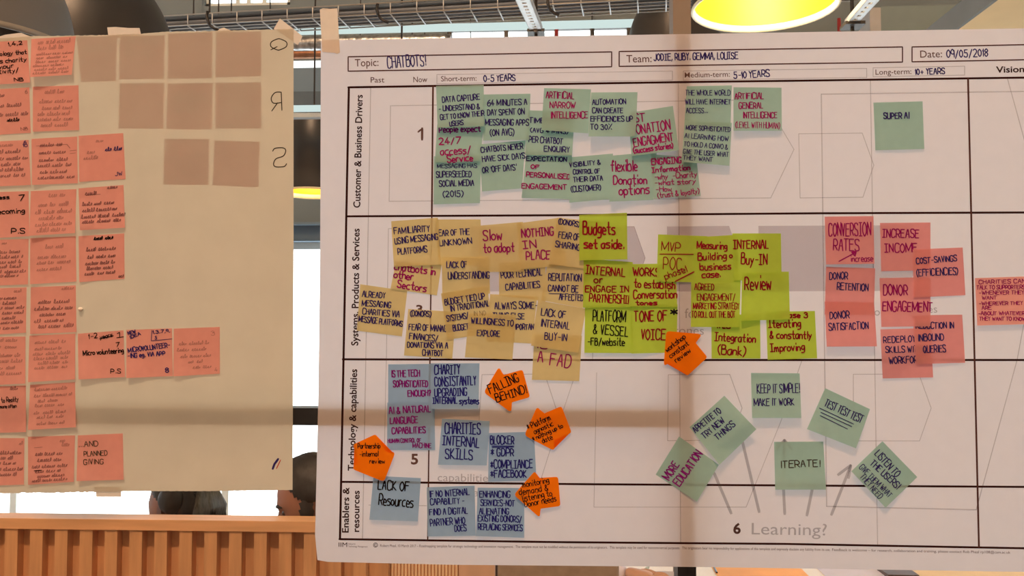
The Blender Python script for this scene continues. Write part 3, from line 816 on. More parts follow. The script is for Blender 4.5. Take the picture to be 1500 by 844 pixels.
G4 = 'pink sticky notes on the right of the second row'
note('pink', [(1210, 391), (1282, 393), (1280, 462), (1208, 461)], 1, ZR(('DONOR', 152, 598, 312, 598, 60), ('RETENTION', 218, 690, 492, 702, 60)), 'pink sticky note reading donor retention, middle of the left pink column', G4)
note('pink', [(1208, 442), (1280.5, 443), (1284.5, 507.5), (1211, 508)], 14, ZS(('DONOR', 125, 180, 262, 175, 48), ('SATISFACTION', 118, 262, 398, 248, 48)), 'pink sticky note reading donor satisfaction, bottom of the left pink column', G4)
note('pink', [(1208, 317.5), (1279.5, 316.6), (1281, 386.5), (1210, 387.5)], 5, ZR(('CONVERSION', 145, 215, 515, 210, 110, 'mI'), ('RATES', 185, 342, 412, 345, 98, 'm'), ('_', 235, 440, 375, 365, 1, 'm'), ('increase', 340, 442, 535, 438, 55, 'm-')), 'pink sticky note reading conversion rates increase, with a small arrow', G4, 1.8,
     extra=(('m', [(1248, 369.5), (1254, 368.5), (1252.5, 375), (1248, 369.5), (1253, 371)], 2.2),))
note('pink', [(1289, 326.6), (1363, 326), (1363, 396), (1290.7, 397.5)], 2, ZR(('INCREASE', 620, 225, 940, 232, 72, 'mI'), ('INCOME', 640, 360, 925, 355, 75, 'mI')), 'pink sticky note reading increase income', G4, 1.8)
note('pink', [(1289.6, 482.7), (1363, 480.6), (1367, 553), (1293, 554.5)], 3, ZS(('REDEPLOYMENT', 505, 350, 860, 338, 44), ('SKILLS WITHIN', 520, 420, 810, 412, 42), ('WORKFORCE', 545, 500, 800, 488, 46)), 'pink sticky note on redeployment skills within workforce, lowest of the pink notes', G4)
note('pink', [(1337, 462), (1409.5, 461), (1413.8, 531.5), (1342, 533.5)], 3, ZS(('REDUCTION IN', 735, 250, 1002, 245, 42), ('INBOUND', 750, 338, 932, 330, 46), ('QUERIES', 788, 420, 945, 415, 48)), 'pink sticky note reading reduction in inbound queries', G4)
note('pink', [(1288.3, 407.5), (1363, 406), (1363, 478), (1291, 479)], 2, ZR(('DONOR', 628, 738, 842, 735, 90, 'm')) + ZS(('ENGAGEMENT', 498, 122, 850, 130, 66, 'm')), 'pink sticky note reading donor engagement in magenta', G4, 1.9)
note('pink', [(1337, 365.5), (1410.2, 362.6), (1414.2, 432.5), (1338, 436)], 2, ZR(('COST-SAVINGS', 920, 462, 1275, 435, 48), ('(EFFICIENCIES)', 918, 570, 1285, 555, 60)), 'pink sticky note reading cost-savings, efficiencies', G4)
note('coral', [(1428, 407.5), (1503, 405), (1506, 475), (1431.5, 477)], 8, [('CHARITIES CAN', 1434, 416, 1502, 414.5, 5.5, 'm-'), ('TALK TO SUPPORTERS:', 1431, 424, 1503, 423, 5.5, 'm-'), ('-WHENEVER THEY', 1434, 431.8, 1500, 431, 5.5, 'm-'), ('WANT', 1438.5, 439, 1460, 438.5, 5, 'm-'),
     ('-WHEREVER THEY', 1434, 447, 1498, 446.5, 5, 'm-'), ('ARE', 1438.5, 453.8, 1452, 453.5, 5, 'm-'), ('-ABOUT WHATEVER', 1433, 461.8, 1501, 461.3, 5, 'm-'), ('THEY WANT TO KNOW', 1435, 469.5, 1502, 469.8, 5, 'm-')],
     'pink sticky note on charities talking to supporters, cut by the right edge', G4, 1.7)

G5 = 'blue sticky notes in the lower left rows'
note('blue', [(568.6, 533.8), (637, 533), (638, 596), (568.5, 597)], 1, ZT(('IS THE TECH', 388, 172, 605, 165, 48, 'p'), ('SOPHISTICATED', 402, 248, 668, 245, 48, 'p'), ('ENOUGH?', 515, 322, 692, 315, 45, 'p')), 'blue sticky note asking is the tech sophisticated enough', G5, 1.8)
note('blue', [(567.3, 590), (636.5, 589), (637.4, 659.5), (567, 659.5)], 2, ZT(('AI & NATURAL', 370, 455, 690, 440, 50, 'p'), ('LANGUAGE', 378, 532, 590, 525, 48, 'p'), ('CAPABILITIES', 392, 610, 650, 602, 46, 'p'), ('HUMAN CONTROL OF', 360, 680, 615, 675, 30, 'p-'), ('MACHINE', 552, 718, 695, 718, 36, 'p-')), 'blue sticky note on AI and natural language capabilities, lettered in purple', G5, 1.8)
note('blue', [(630.8, 532.3), (702.5, 532.3), (700.5, 599), (631.8, 599)], 11, ZT(('CHARITY', 720, 148, 915, 148, 70, 'bI'), ('CONSISTANTLY', 722, 242, 1040, 232, 70, 'bI'), ('UPGRADING', 722, 320, 970, 312, 58, 'bI'), ('INTERNAL systems', 708, 375, 1062, 378, 48, 'bI')), 'blue sticky note on charity consistently upgrading internal systems', G5, 1.9)
note('blue', [(716, 634.5), (782, 632.5), (786, 704), (715, 706)], 2, ZU(('BLOCKER', 520, 690, 702, 688, 62, 'b'), ('_', 530, 705, 700, 705, 1, 'b-'), ('_', 532, 714, 698, 712, 1, 'b-'), ('* GDPR', 518, 782, 700, 780, 58, 'b')) + ZV(('*COMPLIANCE', 925, 188, 1175, 185, 48, 'bI'), ('*FACEBOOK', 925, 242, 1140, 240, 42, 'b')), 'blue sticky note headed blocker, listing GDPR and compliance', G5, 1.8)
note('blue', [(647.5, 613.5), (717.4, 617), (713, 682), (641.5, 681)], 7, ZU(('CHARITIES', 168, 608, 440, 612, 82, 'bI'), ('INTERNAL', 148, 695, 430, 715, 72, 'bI'), ('SKILLS', 170, 800, 380, 810, 75, 'bI')), 'blue sticky note reading charities internal skills', G5, 1.9)
note('blue', [(625.2, 714), (695.2, 711.5), (697, 785), (626.4, 786)], 3, ZV(('IF NO INTERNAL', 565, 360, 800, 345, 36), ('CAPABILITY -', 570, 405, 770, 395, 34), ('FIND A DIGITAL', 565, 465, 790, 455, 36), ('PARTNER WHO', 570, 530, 775, 515, 38), ('DOES', 715, 562, 783, 558, 36)), 'blue sticky note on finding a digital partner if no internal capability', G5, default='b')
note('blue', [(699.7, 714.5), (768, 715), (768, 788), (697, 785.5)], 3, ZV(('ENHANCING', 862, 360, 1042, 360, 36), ('SERVICES-NOT', 868, 408, 1068, 412, 34), ('ALIENATING', 860, 460, 1035, 460, 34), ('EXISTING DONORS/', 852, 502, 1110, 508, 36), ('REPLACING SERVICES', 853, 552, 1115, 558, 34)), 'blue sticky note on enhancing services and not alienating existing donors', G5, default='b')
note('blue', [(547.2, 697), (616.5, 700.5), (612, 764), (541, 761.5)], 7, ZV(('LACK OF', 258, 312, 440, 322, 52, 'k'), ('Resources', 262, 402, 465, 418, 62, 'k')), 'blue sticky note reading lack of resources in black, bottom left of poster', G5, 1.9)

G6 = 'teal sticky notes fanned around the learning arrows'
note('teal', [(1100, 546.4), (1171.3, 547), (1173.8, 612.5), (1101.7, 612.5)], 15, ZW(('KEEP IT SIMPLE!', 680, 185, 930, 182, 52), ('MAKE IT WORK', 662, 260, 898, 255, 40)), 'teal sticky note reading keep it simple, make it work', G6)
note('teal', [(1133.8, 647.4), (1206, 647), (1210, 717.5), (1135.6, 717.5)], 11, ZX(('ITERATE!', 90, 558, 312, 550, 38, 'g')), 'teal sticky note reading iterate, above the word learning', G6, 1.6)
note('teal', [(1208.7, 568.7), (1274.4, 599.5), (1254, 657), (1182, 628.7)], 13, ZX(('TEST TEST TEST', 335, 210, 542, 305, 42), ('_', 308, 222, 500, 312, 1, '-'), ('_', 316, 246, 490, 326, 1, '-'), ('_', 312, 264, 466, 340, 1, '-')), 'teal sticky note reading test test test, underlined three times', G6)
note('teal', [(960.4, 695.4), (994.7, 639.5), (1053, 681), (1020.8, 735)], 5, ZW(('MORE', 162, 700, 222, 608, 48, 'p'), ('EDUCATION', 222, 735, 358, 545, 48, 'p')), 'teal sticky note reading more education in purple, steeply tilted', G6, 1.9)
note('teal', [(1010, 626), (1061, 579.8), (1108, 629), (1054, 681)], 10, ZW(('APPETITE TO', 318, 420, 470, 298, 36), ('TRY NEW', 372, 455, 490, 352, 36), ('THINGS', 448, 462, 552, 375, 36)), 'teal sticky note reading appetite to try new things, tilted anticlockwise', G6)
note('teal', [(1292.6, 646.4), (1343.7, 699), (1297.3, 744), (1247, 690.5)], 12, ZX(('LISTEN TO', 618, 482, 735, 612, 40), ('THE USERS!', 592, 538, 742, 678, 36), ('GIVE THEM WHAT', 530, 558, 698, 728, 32, '-'), ('THEY NEED', 535, 610, 642, 735, 34, '-')), 'teal sticky note reading listen to the users, give them what they need', G6)

# ------------------------------------------------------------------ orange arrow notes
def rounded(poly, r, k=4):
    out, n = [], len(poly)
    for i in range(n):
        p, a, c = Vector(poly[i][:2]), Vector(poly[i - 1][:2]), Vector(poly[(i + 1) % n][:2])
        rr = min(r * (poly[i][2] if len(poly[i]) > 2 else 1), (a - p).length * .45, (c - p).length * .45)
        s, e = p + (a - p).normalized() * rr, p + (c - p).normalized() * rr
        for t in range(k + 1):
            t /= k
            out.append(s * (1 - t) ** 2 + p * 2 * t * (1 - t) + e * t * t)
    return out
def arrow(tip, w1, n1, c1, c2, n2, w2, lines, label, wid=1.6, lift=.002):
    pts = rounded([(*tip, 1.4), (*w1, 1.6), (*n1, .2), (*c1, 1), (*c2, 1), (*n2, .2), (*w2, 1.6)], 4.0)
    ws = [W(p.x, p.y, -.002) for p in pts]
    d = max(support(p.x, p.z, .0015, .03) for p in ws + [W(sum(p.x for p in pts) / len(pts), sum(p.y for p in pts) / len(pts), -.002)]) + lift
    me = bmesh.new()
    vs = [me.verts.new(W(p.x, p.y, -d)) for p in pts]
    f = me.faces.new(vs)
    bmesh.ops.triangulate(me, faces=[f])
    org = W(sum(p.x for p in pts) / len(pts), sum(p.y for p in pts) / len(pts), -d)
    b = MB(); me.verts.index_update()
    b.add([v.co for v in me.verts], [[v.index for v in f.verts] for f in me.faces]); me.free()
    o = b.build('sticky_arrow', NOTE['orange'], origin=org)
    tag(o, label, 'sticky note', 'orange arrow sticky notes')
    xs_, zs_ = [p.x for p in ws], [p.z for p in ws]
    s = dict(inv=homog([(min(xs_), max(zs_)), (max(xs_), max(zs_)), (max(xs_), min(zs_)), (min(xs_), min(zs_))]), h=lambda u, v, d=d: d)
    SHEETS.append(s)
    write(o, s, org, lines, wid, 'k')
    return o
arrow((708.5, 575), (731, 537), (737.5, 549.5), (765.5, 541.5), (776.5, 582), (750, 589.5), (749, 605), ZU(('FALLING', 520, 302, 745, 202, 68, 'I'), ('BEHIND!', 568, 365, 802, 292, 62, 'I')), 'orange arrow sticky note reading falling behind')
arrow((768, 638), (787, 595), (795.5, 606.5), (822.5, 595), (837.5, 634), (811.5, 644.5), (812.5, 661), ZU(('* Platform', 808, 582, 985, 500, 46, '-'), ('agnostic', 862, 612, 1005, 545, 40, '-'), ('* nothing up to', 848, 668, 1080, 560, 34, '-'), ('date', 925, 682, 1000, 650, 40, '-')), 'orange arrow sticky note about being platform agnostic, overlapping a blue note')
arrow((562.5, 706), (579.5, 662), (564.5, 661.5), (550.5, 636), (517, 651.5), (525, 677), (515, 687), ZT(('Partnership', 128, 722, 300, 720, 38, '-'), ('-internal', 140, 785, 285, 782, 38, '-'), ('review', 218, 838, 335, 838, 34, '-')), 'orange arrow sticky note about partnership internal review, at left margin')
arrow((752.5, 725), (784, 689.5), (787.5, 700.5), (817.5, 698.5), (821, 741.5), (791.5, 745.5), (791, 759), ZV(('monitoring', 1118, 302, 1275, 272, 34, '-'), ('demand &', 1098, 345, 1270, 318, 36, '-'), ('listening to', 1118, 385, 1292, 350, 36, '-'), ('Donor needs', 1132, 418, 1318, 382, 36, '-')), 'orange arrow sticky note about monitoring demand and listening to donor needs')
arrow((976, 485), (1029, 489.5), (1019, 502.5), (1036.5, 523.5), (1006.5, 551), (985.5, 529), (972, 537), ZM(('workshop', 890, 640, 1052, 512, 46, '-'), ('constant', 920, 692, 1082, 575, 44, '-'), ('review', 970, 732, 1098, 635, 44, '-')), 'orange arrow sticky note reading workshop constant review, over the upright bar')
# ------------------------------------------------------------------ notes on the brown sheet
SHEETS.clear()
ordn = ['top', 'second', 'third', 'fourth', 'fifth', 'sixth', 'seventh', 'eighth', 'bottom']
def scr(q, rows, h=5.2, pen='f', x0=.08, x1=.92):
    """lines of small illegible hand; rows = fractions down the note"""
    out = []
    for k, r in enumerate(rows):
        rr = random.Random(q[0][0] * 3 + k + q[0][1])
        a = [q[0][j] + (q[3][j] - q[0][j]) * r for j in (0, 1)]; c = [q[1][j] + (q[2][j] - q[1][j]) * r for j in (0, 1)]
        u0, u1 = x0 + rr.uniform(0, .12), x1 - rr.uniform(0, .22)
        out.append(('~%d' % k, a[0] + (c[0] - a[0]) * u0, a[1] + (c[1] - a[1]) * u0, a[0] + (c[0] - a[0]) * u1, a[1] + (c[1] - a[1]) * u1, h, pen))
    return out
def corners(x0, y0, x1, y1, x2, y2, x3, y3): return [(x0, y0), (x1, y1), (x2, y2), (x3, y3)]
LEFT = 'pink notes on the brown sheet'
def pnote(q, lift, lines, label, wid=1.0, default='h'):
    return note('coral', q, lift, lines, label, LEFT, wid, default)
L0 = 'pink note at left edge, %s row of brown sheet, %s'
L1 = 'pink note, second column, %s row of brown sheet, %s'
rows6 = (.2, .36, .5, .64, .78)
Q9a = corners(-27, 642, 36, 642, 35, 710, -27, 712); Q9b = corners(41, 640, 110, 638, 108, 706, 41, 710.5); Q9c = corners(114, 638, 180, 635, 181, 703, 112, 705)
pnote(Q9a, 3, scr(Q9a, (.14,), 5, 'f', .8, 1) + scr(Q9a, (.34, .45, .56, .69, .8), 5, 'h', .05, .98), L0 % ('bottom', 'with five written lines'))
pnote(Q9b, 4, scr(Q9b, (.17,), 6, 'h', .1, .42) + scr(Q9b, (.13, .22), 5.5, 'f', .6, 1) + scr(Q9b, (.4, .53, .66), 5.5, 'h') + scr(Q9b, (.76, .86, .95), 4.5, 'h') + [('_', 50, 690, 61, 689, 1, 'k+'), ('_', 50, 656, 62, 655, 1, 'h-')], L1 % ('bottom', 'crowded with small writing'))
pnote(Q9c, 5, [('...AND', 115, 655, 143.5, 653.5, 7.5, 'g'), ('PLANNED', 123, 668.5, 157, 667, 7, 'g'), ('GIVING', 122.5, 680.5, 151.5, 679.5, 7, 'g')], 'pink note reading and planned giving, bottom row of brown sheet', 1.1, 'g')
Q8a = corners(-27, 567, 38, 565, 38, 633, -27, 635); Q8b = corners(44, 564, 110, 560, 111, 626, 41, 630)
pnote(Q8a, 4, scr(Q8a, (.08, .16), 5, 'h', .62, .9) + [('to Reality', 2, 590, 27, 588, 7, 'k'), ('more often', 0, 598.5, 24, 597, 5, 'k')], L0 % ('eighth', 'two short black lines'))
pnote(Q8b, 9, scr(Q8b, (.14, .28, .4, .5, .66, .76, .9), 4.5, 'f'), L1 % ('eighth', 'curling away from the paper'))
Q7a = corners(-27, 494, 37.5, 493, 37, 562, -27, 565); Q7b = corners(43, 492, 110.5, 489, 110, 556, 41, 560)
Q7c = corners(114, 489, 181, 484, 183, 552.5, 115, 556); Q7d = corners(185, 483.5, 252, 481, 253, 551, 185, 554); Q7e = corners(254.5, 481.5, 322, 479, 322, 547.5, 254, 551.5)
pnote(Q7a, 4, scr(Q7a, (.1, .24, .42, .54, .68, .8), 5, 'f'), L0 % ('seventh', 'faint brown writing'))
pnote(Q7b, 4, scr(Q7b, (.18, .32, .43, .53, .63, .73), 4.5, 'f'), L1 % ('seventh', 'faint lines'))
pnote(Q7c, 6, [('1-2', 130, 496.5, 143, 495, 7, 'k'), ('years', 147, 497, 165, 493, 6, 'k'), ('_', 146, 496.5, 166, 492, 1, 'k+'), ('1', 171.5, 493.5, 175, 493.5, 6, 'k'), ('_', 171, 495, 181, 493.5, 1, 'k'), ('7', 170.5, 508.5, 175.5, 508, 6.5, 'k'), ('_', 171, 502, 175, 501.5, 1, 'k'),
      ('Micro volunteering', 122, 521, 181, 516.5, 7, 'k+'), ('P.S', 162, 547, 177, 547, 6.5, 'k')], 'pink note reading micro volunteering, seventh row of brown sheet', 1.2, 'k')
pnote(Q7d, 4, [('NEW', 188, 490.5, 199, 487.5, 4.5, 'n+'), ('IDEA', 191, 496.5, 206, 490.5, 4, 'n+'), ('1,3,7,9,', 224, 489, 249, 486.5, 4.5, 'n'), ('5', 227, 497, 229.5, 497, 4.5, 'n'), ('_', 222.5, 484, 221.5, 499.5, 1, 'n-'), ('_', 221.5, 499.5, 252, 496.5, 1, 'n-'),
      ('MICROVOLUNTEER-', 188, 516.5, 249, 508.5, 6.5, 'n+'), ('-ING eg. VIA APP', 187, 524.5, 242, 520.5, 6, 'n+'), ('8', 242.5, 546, 247.5, 545.5, 7, 'n+')], 'pink note reading microvolunteering via app, in dark blue pen', 1.2, 'n')
pnote(Q7e, 3, scr(Q7e, (.35, .48, .62), 4.5, 'f', .05, .8) + scr(Q7e, (.74,), 4.5, 'f', .25, .65) + scr(Q7e, (.86, ), 4.5, 'f', .35, .85) + [('3', 309.5, 491.5, 314.5, 491, 6, 'f'), ('4', 315, 544.5, 319, 544, 6, 'f')], 'pink note with faint writing, rightmost of the seventh row of brown sheet')
Q6a = corners(-27, 423, 39, 421, 38, 487.5, -27, 491.5); Q6b = corners(45, 421, 111, 418, 112, 486.5, 44, 489.5)
pnote(Q6a, 1, scr(Q6a, (.1,), 4, 'f', .7, 1) + scr(Q6a, (.25, .36, .46, .57, .68, .78, .9), 4.8, 'h', .1, 1), L0 % ('sixth', 'seven lines of brown writing'))
pnote(Q6b, 1, scr(Q6b, (.08,), 4, 'f', .6, 1) + scr(Q6b, (.36, .5, .63, .76, .88), 5.5, 'h'), L1 % ('sixth', 'five lines of brown writing'))
Q5a = corners(-25, 352, 42, 350, 41, 416.5, -25, 419.5); Q5b = corners(44, 349, 111, 346, 112, 412.5, 44, 416.5); Q5c = corners(115, 346, 182, 342, 182.5, 408.5, 116, 413.5)
pnote(Q5a, 1, scr(Q5a, (.1,), 4, 'f', .3, .7) + scr(Q5a, (.3, .41, .52, .62, .73, .82), 4.8, 'h', .2, 1), L0 % ('fifth', 'below an overlapping note'))
pnote(Q5b, 1, scr(Q5b, (.24,), 6, 'f', .25, .8) + scr(Q5b, (.46, .58, .72), 5.5, 'f'), L1 % ('fifth', 'three faint lines below a heading'))
pnote(Q5c, 1, scr(Q5c, (.1,), 4.5, 'k', .25, .8) + scr(Q5c, (.34, .5, .64, .75, .86), 5, 'h') + scr(Q5c, (.96,), 4.5, 'h', .78, 1), 'pink note ending the fifth row of brown sheet, six dark lines', 1.3)
Q4a = corners(-25, 282, 42, 280, 43, 346, -25, 350); Q4b = corners(45, 280, 112, 277, 110, 341.5, 43, 345.5); Q4c = corners(115, 276, 181, 271, 183, 333.5, 117, 337.5)
pnote(Q4a, 2, [('process', -22, 293, 13.5, 291, 5.5, 'k'), ('7', 28.5, 294, 37, 293, 8.5, 'k'), ('becoming', -10, 313.5, 36, 312, 7, 'k'), ('P.S', 16.5, 342, 36, 342, 7, 'k')], L0 % ('fourth', 'large black handwriting'), 1.5, 'k')
pnote(Q4b, 5, scr(Q4b, (.15,), 6, 'f', .3, .8) + scr(Q4b, (.36, .52, .66, .8, .93), 6, 'f'), L1 % ('fourth', 'loose faint handwriting'))
pnote(Q4c, 7, scr(Q4c, (.17,), 5, 'h', .1, .5) + scr(Q4c, (.06,), 4.5, 'h', .6, 1) + scr(Q4c, (.42, .57, .72, .84), 5, 'h', .03, 1.02) + [('_', 126, 286.5, 147, 284.5, 1, 'h-')], 'pink note ending the fourth row of brown sheet, heading underlined', 1.3)
Q3a = corners(-25, 208, 42, 205, 45, 271, -25, 274); Q3b = corners(46, 203.5, 113, 200, 114, 268.5, 47, 271); Q3c = corners(115, 199, 180.5, 195, 184, 262.5, 116, 266.5)
pnote(Q3a, 4, scr(Q3a, (.12,), 4.5, 'f', .3, .8) + scr(Q3a, (.27, .42, .55, .67, .8), 5.5, 'h', .1, .98) + [('6', 35, 211, 38.5, 211, 5, 'n'), ('10', 34, 215.5, 40, 215, 4.5, 'n')], L0 % ('third', 'navy numbers at top right'))
pnote(Q3b, 2, scr(Q3b, (.18,), 6, 'h', .1, .75) + scr(Q3b, (.34, .5, .62, .76, .88), 5, 'h') + [('_', 53, 214, 98, 211.5, 1, 'h-'), ('_', 98, 211.5, 102.5, 217, 1, 'h'), ('_', 102.5, 221, 112, 220, 1, 'h-'), ('_', 102.5, 225, 111, 224, 1, 'h-')], L1 % ('third', 'underlined first line'))
pnote(Q3c, 1, scr(Q3c, (.16,), 4.5, 'f', .3, .6) + scr(Q3c, (.4,), 5, 'f', .1, .4) + scr(Q3c, (.36,), 5.5, 'n', .5, 1.0) + scr(Q3c, (.52,), 5, 'f', .02, .45) + [('JW', 169, 257.5, 179, 256.5, 5, 'n')], 'pink note ending the third row of brown sheet, mostly blank')
Q2a = corners(-25, 132, 43, 128, 45, 194.5, -25, 199); Q2b = corners(48, 127, 115, 125, 116, 190.5, 48, 193)
pnote(Q2a, 1, scr(Q2a, (.17,), 5, 'h', .3, .62) + scr(Q2a, (.4, .6), 5.5, 'h', .2, 1) + scr(Q2a, (.72,), 5, 'k', .5, 1) + [('NB', 31, 191.5, 41, 190, 4.5, 'h'), ('6', 37, 137, 40, 137, 5, 'h')], L0 % ('second', 'initials at lower right'))
pnote(Q2b, 2, scr(Q2b, (.16,), 5.5, 'f', .2, .75) + scr(Q2b, (.37, .52, .65, .77, .9), 5.5, 'f'), L1 % ('second', 'five faint lines below a heading'))
Q1a = corners(-25, 62, 40, 59, 44, 121, -24, 125); Q1b = corners(46, 57, 111, 53, 105, 109.5, 44, 113)
pnote(Q1a, 6, [('1,4,2', 12.5, 67.5, 33, 65, 5.5, 'k'), ('technology that', -22, 83.5, 39, 78.5, 5.5, 'k'), ('sends charity', -20, 94, 38.5, 89.5, 6, 'k'), ('in your', -14, 102.5, 20, 98.5, 6, 'k'), ('activity/', -12, 108.5, 27, 106, 7, 'k'), ('NB', 21, 119, 34, 118.5, 4.5, 'k')], L0 % ('top', 'black writing ending in initials NB'), 1.3, 'k')
pnote(Q1b, 11, scr(Q1b, (.15, .3), 6, 'f') + scr(Q1b, (.44, .54, .64, .74, .84, .93), 3.5, 'f', .05, 1), L1 % ('top', 'lower edge curled forward'))
# notes stuck to the back of the brown sheet, seen through it
BACK = 'notes stuck behind the brown sheet'
def back(q, label, faint=()):
    b = MB(); vs = []
    for j in range(5):
        for i in range(5):
            a = [q[0][k] + (q[1][k] - q[0][k]) * i / 4 for k in (0, 1)]; c = [q[3][k] + (q[2][k] - q[3][k]) * i / 4 for k in (0, 1)]
            vs.append(W(a[0] + (c[0] - a[0]) * j / 4, a[1] + (c[1] - a[1]) * j / 4, .0006))
    b.add(vs, [(j * 5 + i, (j + 1) * 5 + i, (j + 1) * 5 + i + 1, j * 5 + i + 1) for j in range(4) for i in range(4)])
    org = W((q[0][0] + q[1][0]) / 2, (q[0][1] + q[1][1]) / 2, .0006)
    o = tag(b.build('sticky_note', NOTE['rose'], origin=org), label, 'sticky note', BACK)
    if faint:
        hb = MB()
        for l in scr(q, faint, 6, 'h'):
            for s in scribble(l[1], l[2], l[3], l[4], l[5], l[0]): ribbon(hb, s, 1.6, lambda x, y: W(x, y, .0010))
        hb.build('handwriting', INK['k'], o, origin=org)
back(corners(112, 54, 172, 54, 170, 119, 120, 121), 'brownish note showing through the sheet, leftmost of the top row', (.3,))
back(corners(176, 53, 242, 52, 241, 116, 175, 117), 'brownish note showing through the sheet, second in the top row', (.15, .42))
back(corners(247, 50, 312, 47.5, 311, 115, 246, 116), 'blank brownish note showing through the sheet, third in the top row')
back(corners(317, 48, 383, 47, 383, 112, 316, 114), 'blank brownish note showing through the sheet, beside the mirrored letter Q')
back(corners(176, 123, 241, 122, 240, 189, 174, 189), 'blank brownish note showing through the sheet, leftmost of the second row')
back(corners(246, 123, 312, 122, 311, 190, 244, 190), 'brownish note showing through the sheet, middle of the second row', (.3, .4, .6))
back(corners(316, 122, 383, 121, 383, 189, 316, 189), 'brownish note with shadowy writing, beside the mirrored letter R', (.12, .28, .45, .6, .78, .95))
back(corners(241.5, 204, 307, 204, 306, 271, 240, 271), 'brownish note showing through the sheet, left one of the third row')
back(corners(314.5, 206, 381, 208, 379, 275, 312, 272), 'brownish note showing through the sheet, beside the mirrored letter S')
# ------------------------------------------------------------------ masking tape and putty
M_tape = paper('cream masking tape', (.78, .66, .52), (.80, .72, .58), .4, amount=.05, scale=80)
def tape(pts, y, label):
    b = MB()
    me = bmesh.new(); f = me.faces.new([me.verts.new(W(px, py, y)) for px, py in pts]); bmesh.ops.triangulate(me, faces=[f]); me.verts.index_update()
    b.add([v.co for v in me.verts], [[v.index for v in q.verts] for q in me.faces]); me.free()
    c = W(sum(p[0] for p in pts) / len(pts), sum(p[1] for p in pts) / len(pts), y)
    tag(b.build('masking_tape', M_tape, origin=c), label, 'tape', 'masking tape holding the posters')
tape([(468.5, 14), (473, 12), (480, 12.5), (487, 13.5), (494, 12), (495, 30), (497, 58), (498, 77), (494, 79), (490, 77.5), (472, 76), (470, 40)], -.0016, 'upright strip of masking tape on top left corner of white poster')
tape([(410, 27), (427, 40), (443, 53), (440, 60), (436, 66), (418, 54), (401, 42)], .0005, 'slanted strip of masking tape behind top right corner of brown sheet')
tape([(157, 40), (170, 39.5), (188, 41), (204.5, 41), (206.5, 50), (207, 56), (159, 57), (158, 48)], .0005, 'short piece of masking tape on top edge of brown sheet, below dark lamps')
tape([(-6, 55), (7, 51), (18, 49.5), (31, 48), (38, 51), (47, 54), (48, 62), (-6, 63)], .0005, 'torn piece of masking tape at top left of brown sheet')
tape([(317, 47), (322, 42), (328, 40.3), (335, 43.5), (341, 46), (341, 54), (317, 54)], .0005, 'small torn bump of masking tape at middle of top edge, brown sheet')
tape([(137, 713), (178, 713), (177.5, 728), (160, 728), (141, 728), (140.5, 721)], .0005, 'masking tape poking out below bottom edge of brown sheet')
b = MB()
c = W(118, 453, -.004)
prof = [(0.0001, -.004), (.0022, -.0035), (.0040, -.001), (.0038, .001), (.002, .0028), (.0001, .0034)]
b.lathe([(r * 1.0, z) for r, z in prof], c, 14)
tag(b.build('putty_blob', pbr('white putty', (.85, .83, .78), .6), origin=c, smooth=True), 'small white blob of putty on brown sheet, right of sixth row', 'putty')
# ------------------------------------------------------------------ behind the glass: timber booth screen
M_wood = pbr('orange oak', (.70, .38, .185), .5, amount=.13, scale=7, stretch=(9, 9, .7), bump=.05)
M_wood2 = pbr('orange oak panel', (.66, .35, .17), .55, amount=.14, scale=6, stretch=(7, 7, .6))
BY = .75
bx0, bx1 = W(-400, 780, BY).x, W(566, 780, BY).x
rz1, rz0 = W(300, 762, BY).z, W(300, 778, BY).z
scr_ = empty('booth_screen', ((bx0 + bx1) / 2, BY + .03, 0), 'slatted orange wood screen with flat top rail below the brown sheet', 'wooden screen')
so = scr_.location
bxo('top_rail', bx0, bx1, BY - .004, BY + .06, rz0, rz1, pbr('lighter oak rail', (.82, .46, .235), .45, amount=.1, scale=7, stretch=(.7, 9, 9)), scr_, so, bevel=.001)
bxo('back_panel', bx0, bx1, BY + .027, BY + .045, 0, rz0, M_wood2, scr_, so)
b = MB()
k = -11
while 16 + 36.5 * k < 560:
    xa, xb = W(7 + 36.5 * k, 800, BY).x, W(25.5 + 36.5 * k, 800, BY).x
    b.box(xa, xb, BY, BY + .027, 0, rz0)
    k += 1
b.build('slats', M_wood, scr_, so)
# fluted and plain panels further right
fy = .80
fl = empty('fluted_panel', (W(618, 836, fy).x, fy, 0), 'narrow panel of fine fluted wood below the white poster, beside slatted screen', 'wooden panel')
x0, x1 = W(567, 836, fy).x, W(671, 836, fy).x
zt = W(618, 800, fy).z
bxo('backing', x0, x1, fy + .008, fy + .03, 0, zt, M_wood2, fl, fl.location)
b = MB(); n = 21
for i in range(n):
    xa = x0 + (x1 - x0) * (i + .22) / n; xb = x0 + (x1 - x0) * (i + .84) / n
    b.box(xa, xb, fy + .002, fy + .008, 0, zt)
b.build('flutes', pbr('pale fluted oak', (.97, .68, .43), .5, amount=.1, scale=9, stretch=(8, 8, .6)), fl, fl.location)
tp = bxo('wood_panel', W(672, 836, fy).x, W(724.5, 836, fy).x, fy, fy + .03, 0, zt, pbr('tan board', (.74, .48, .33), .55, amount=.08, scale=5, stretch=(6, 6, .6)), bevel=.002)
tag(tp, 'plain tan wooden board right of the fluted panel, under white poster', 'wooden panel')
tp = bxo('upholstered_panel', W(728.5, 836, .95).x, W(907, 836, .95).x, .95, 1.0, 0, W(800, 800, .95).z, pbr('taupe upholstery', (.37, .28, .21), .9, amount=.15, scale=30), bevel=.008)
tag(tp, 'taupe upholstered screen under the middle of white poster', 'screen')

tp = bxo('divider_post', W(723.5, 836, 1.03).x, W(730.5, 836, 1.03).x, 1.02, 1.06, 0, W(800, 800, 1.03).z, pbr('dark stained wood', (.06, .04, .04), .6), bevel=.002)
tag(tp, 'dark narrow post in the slot between tan board and taupe screen', 'post')
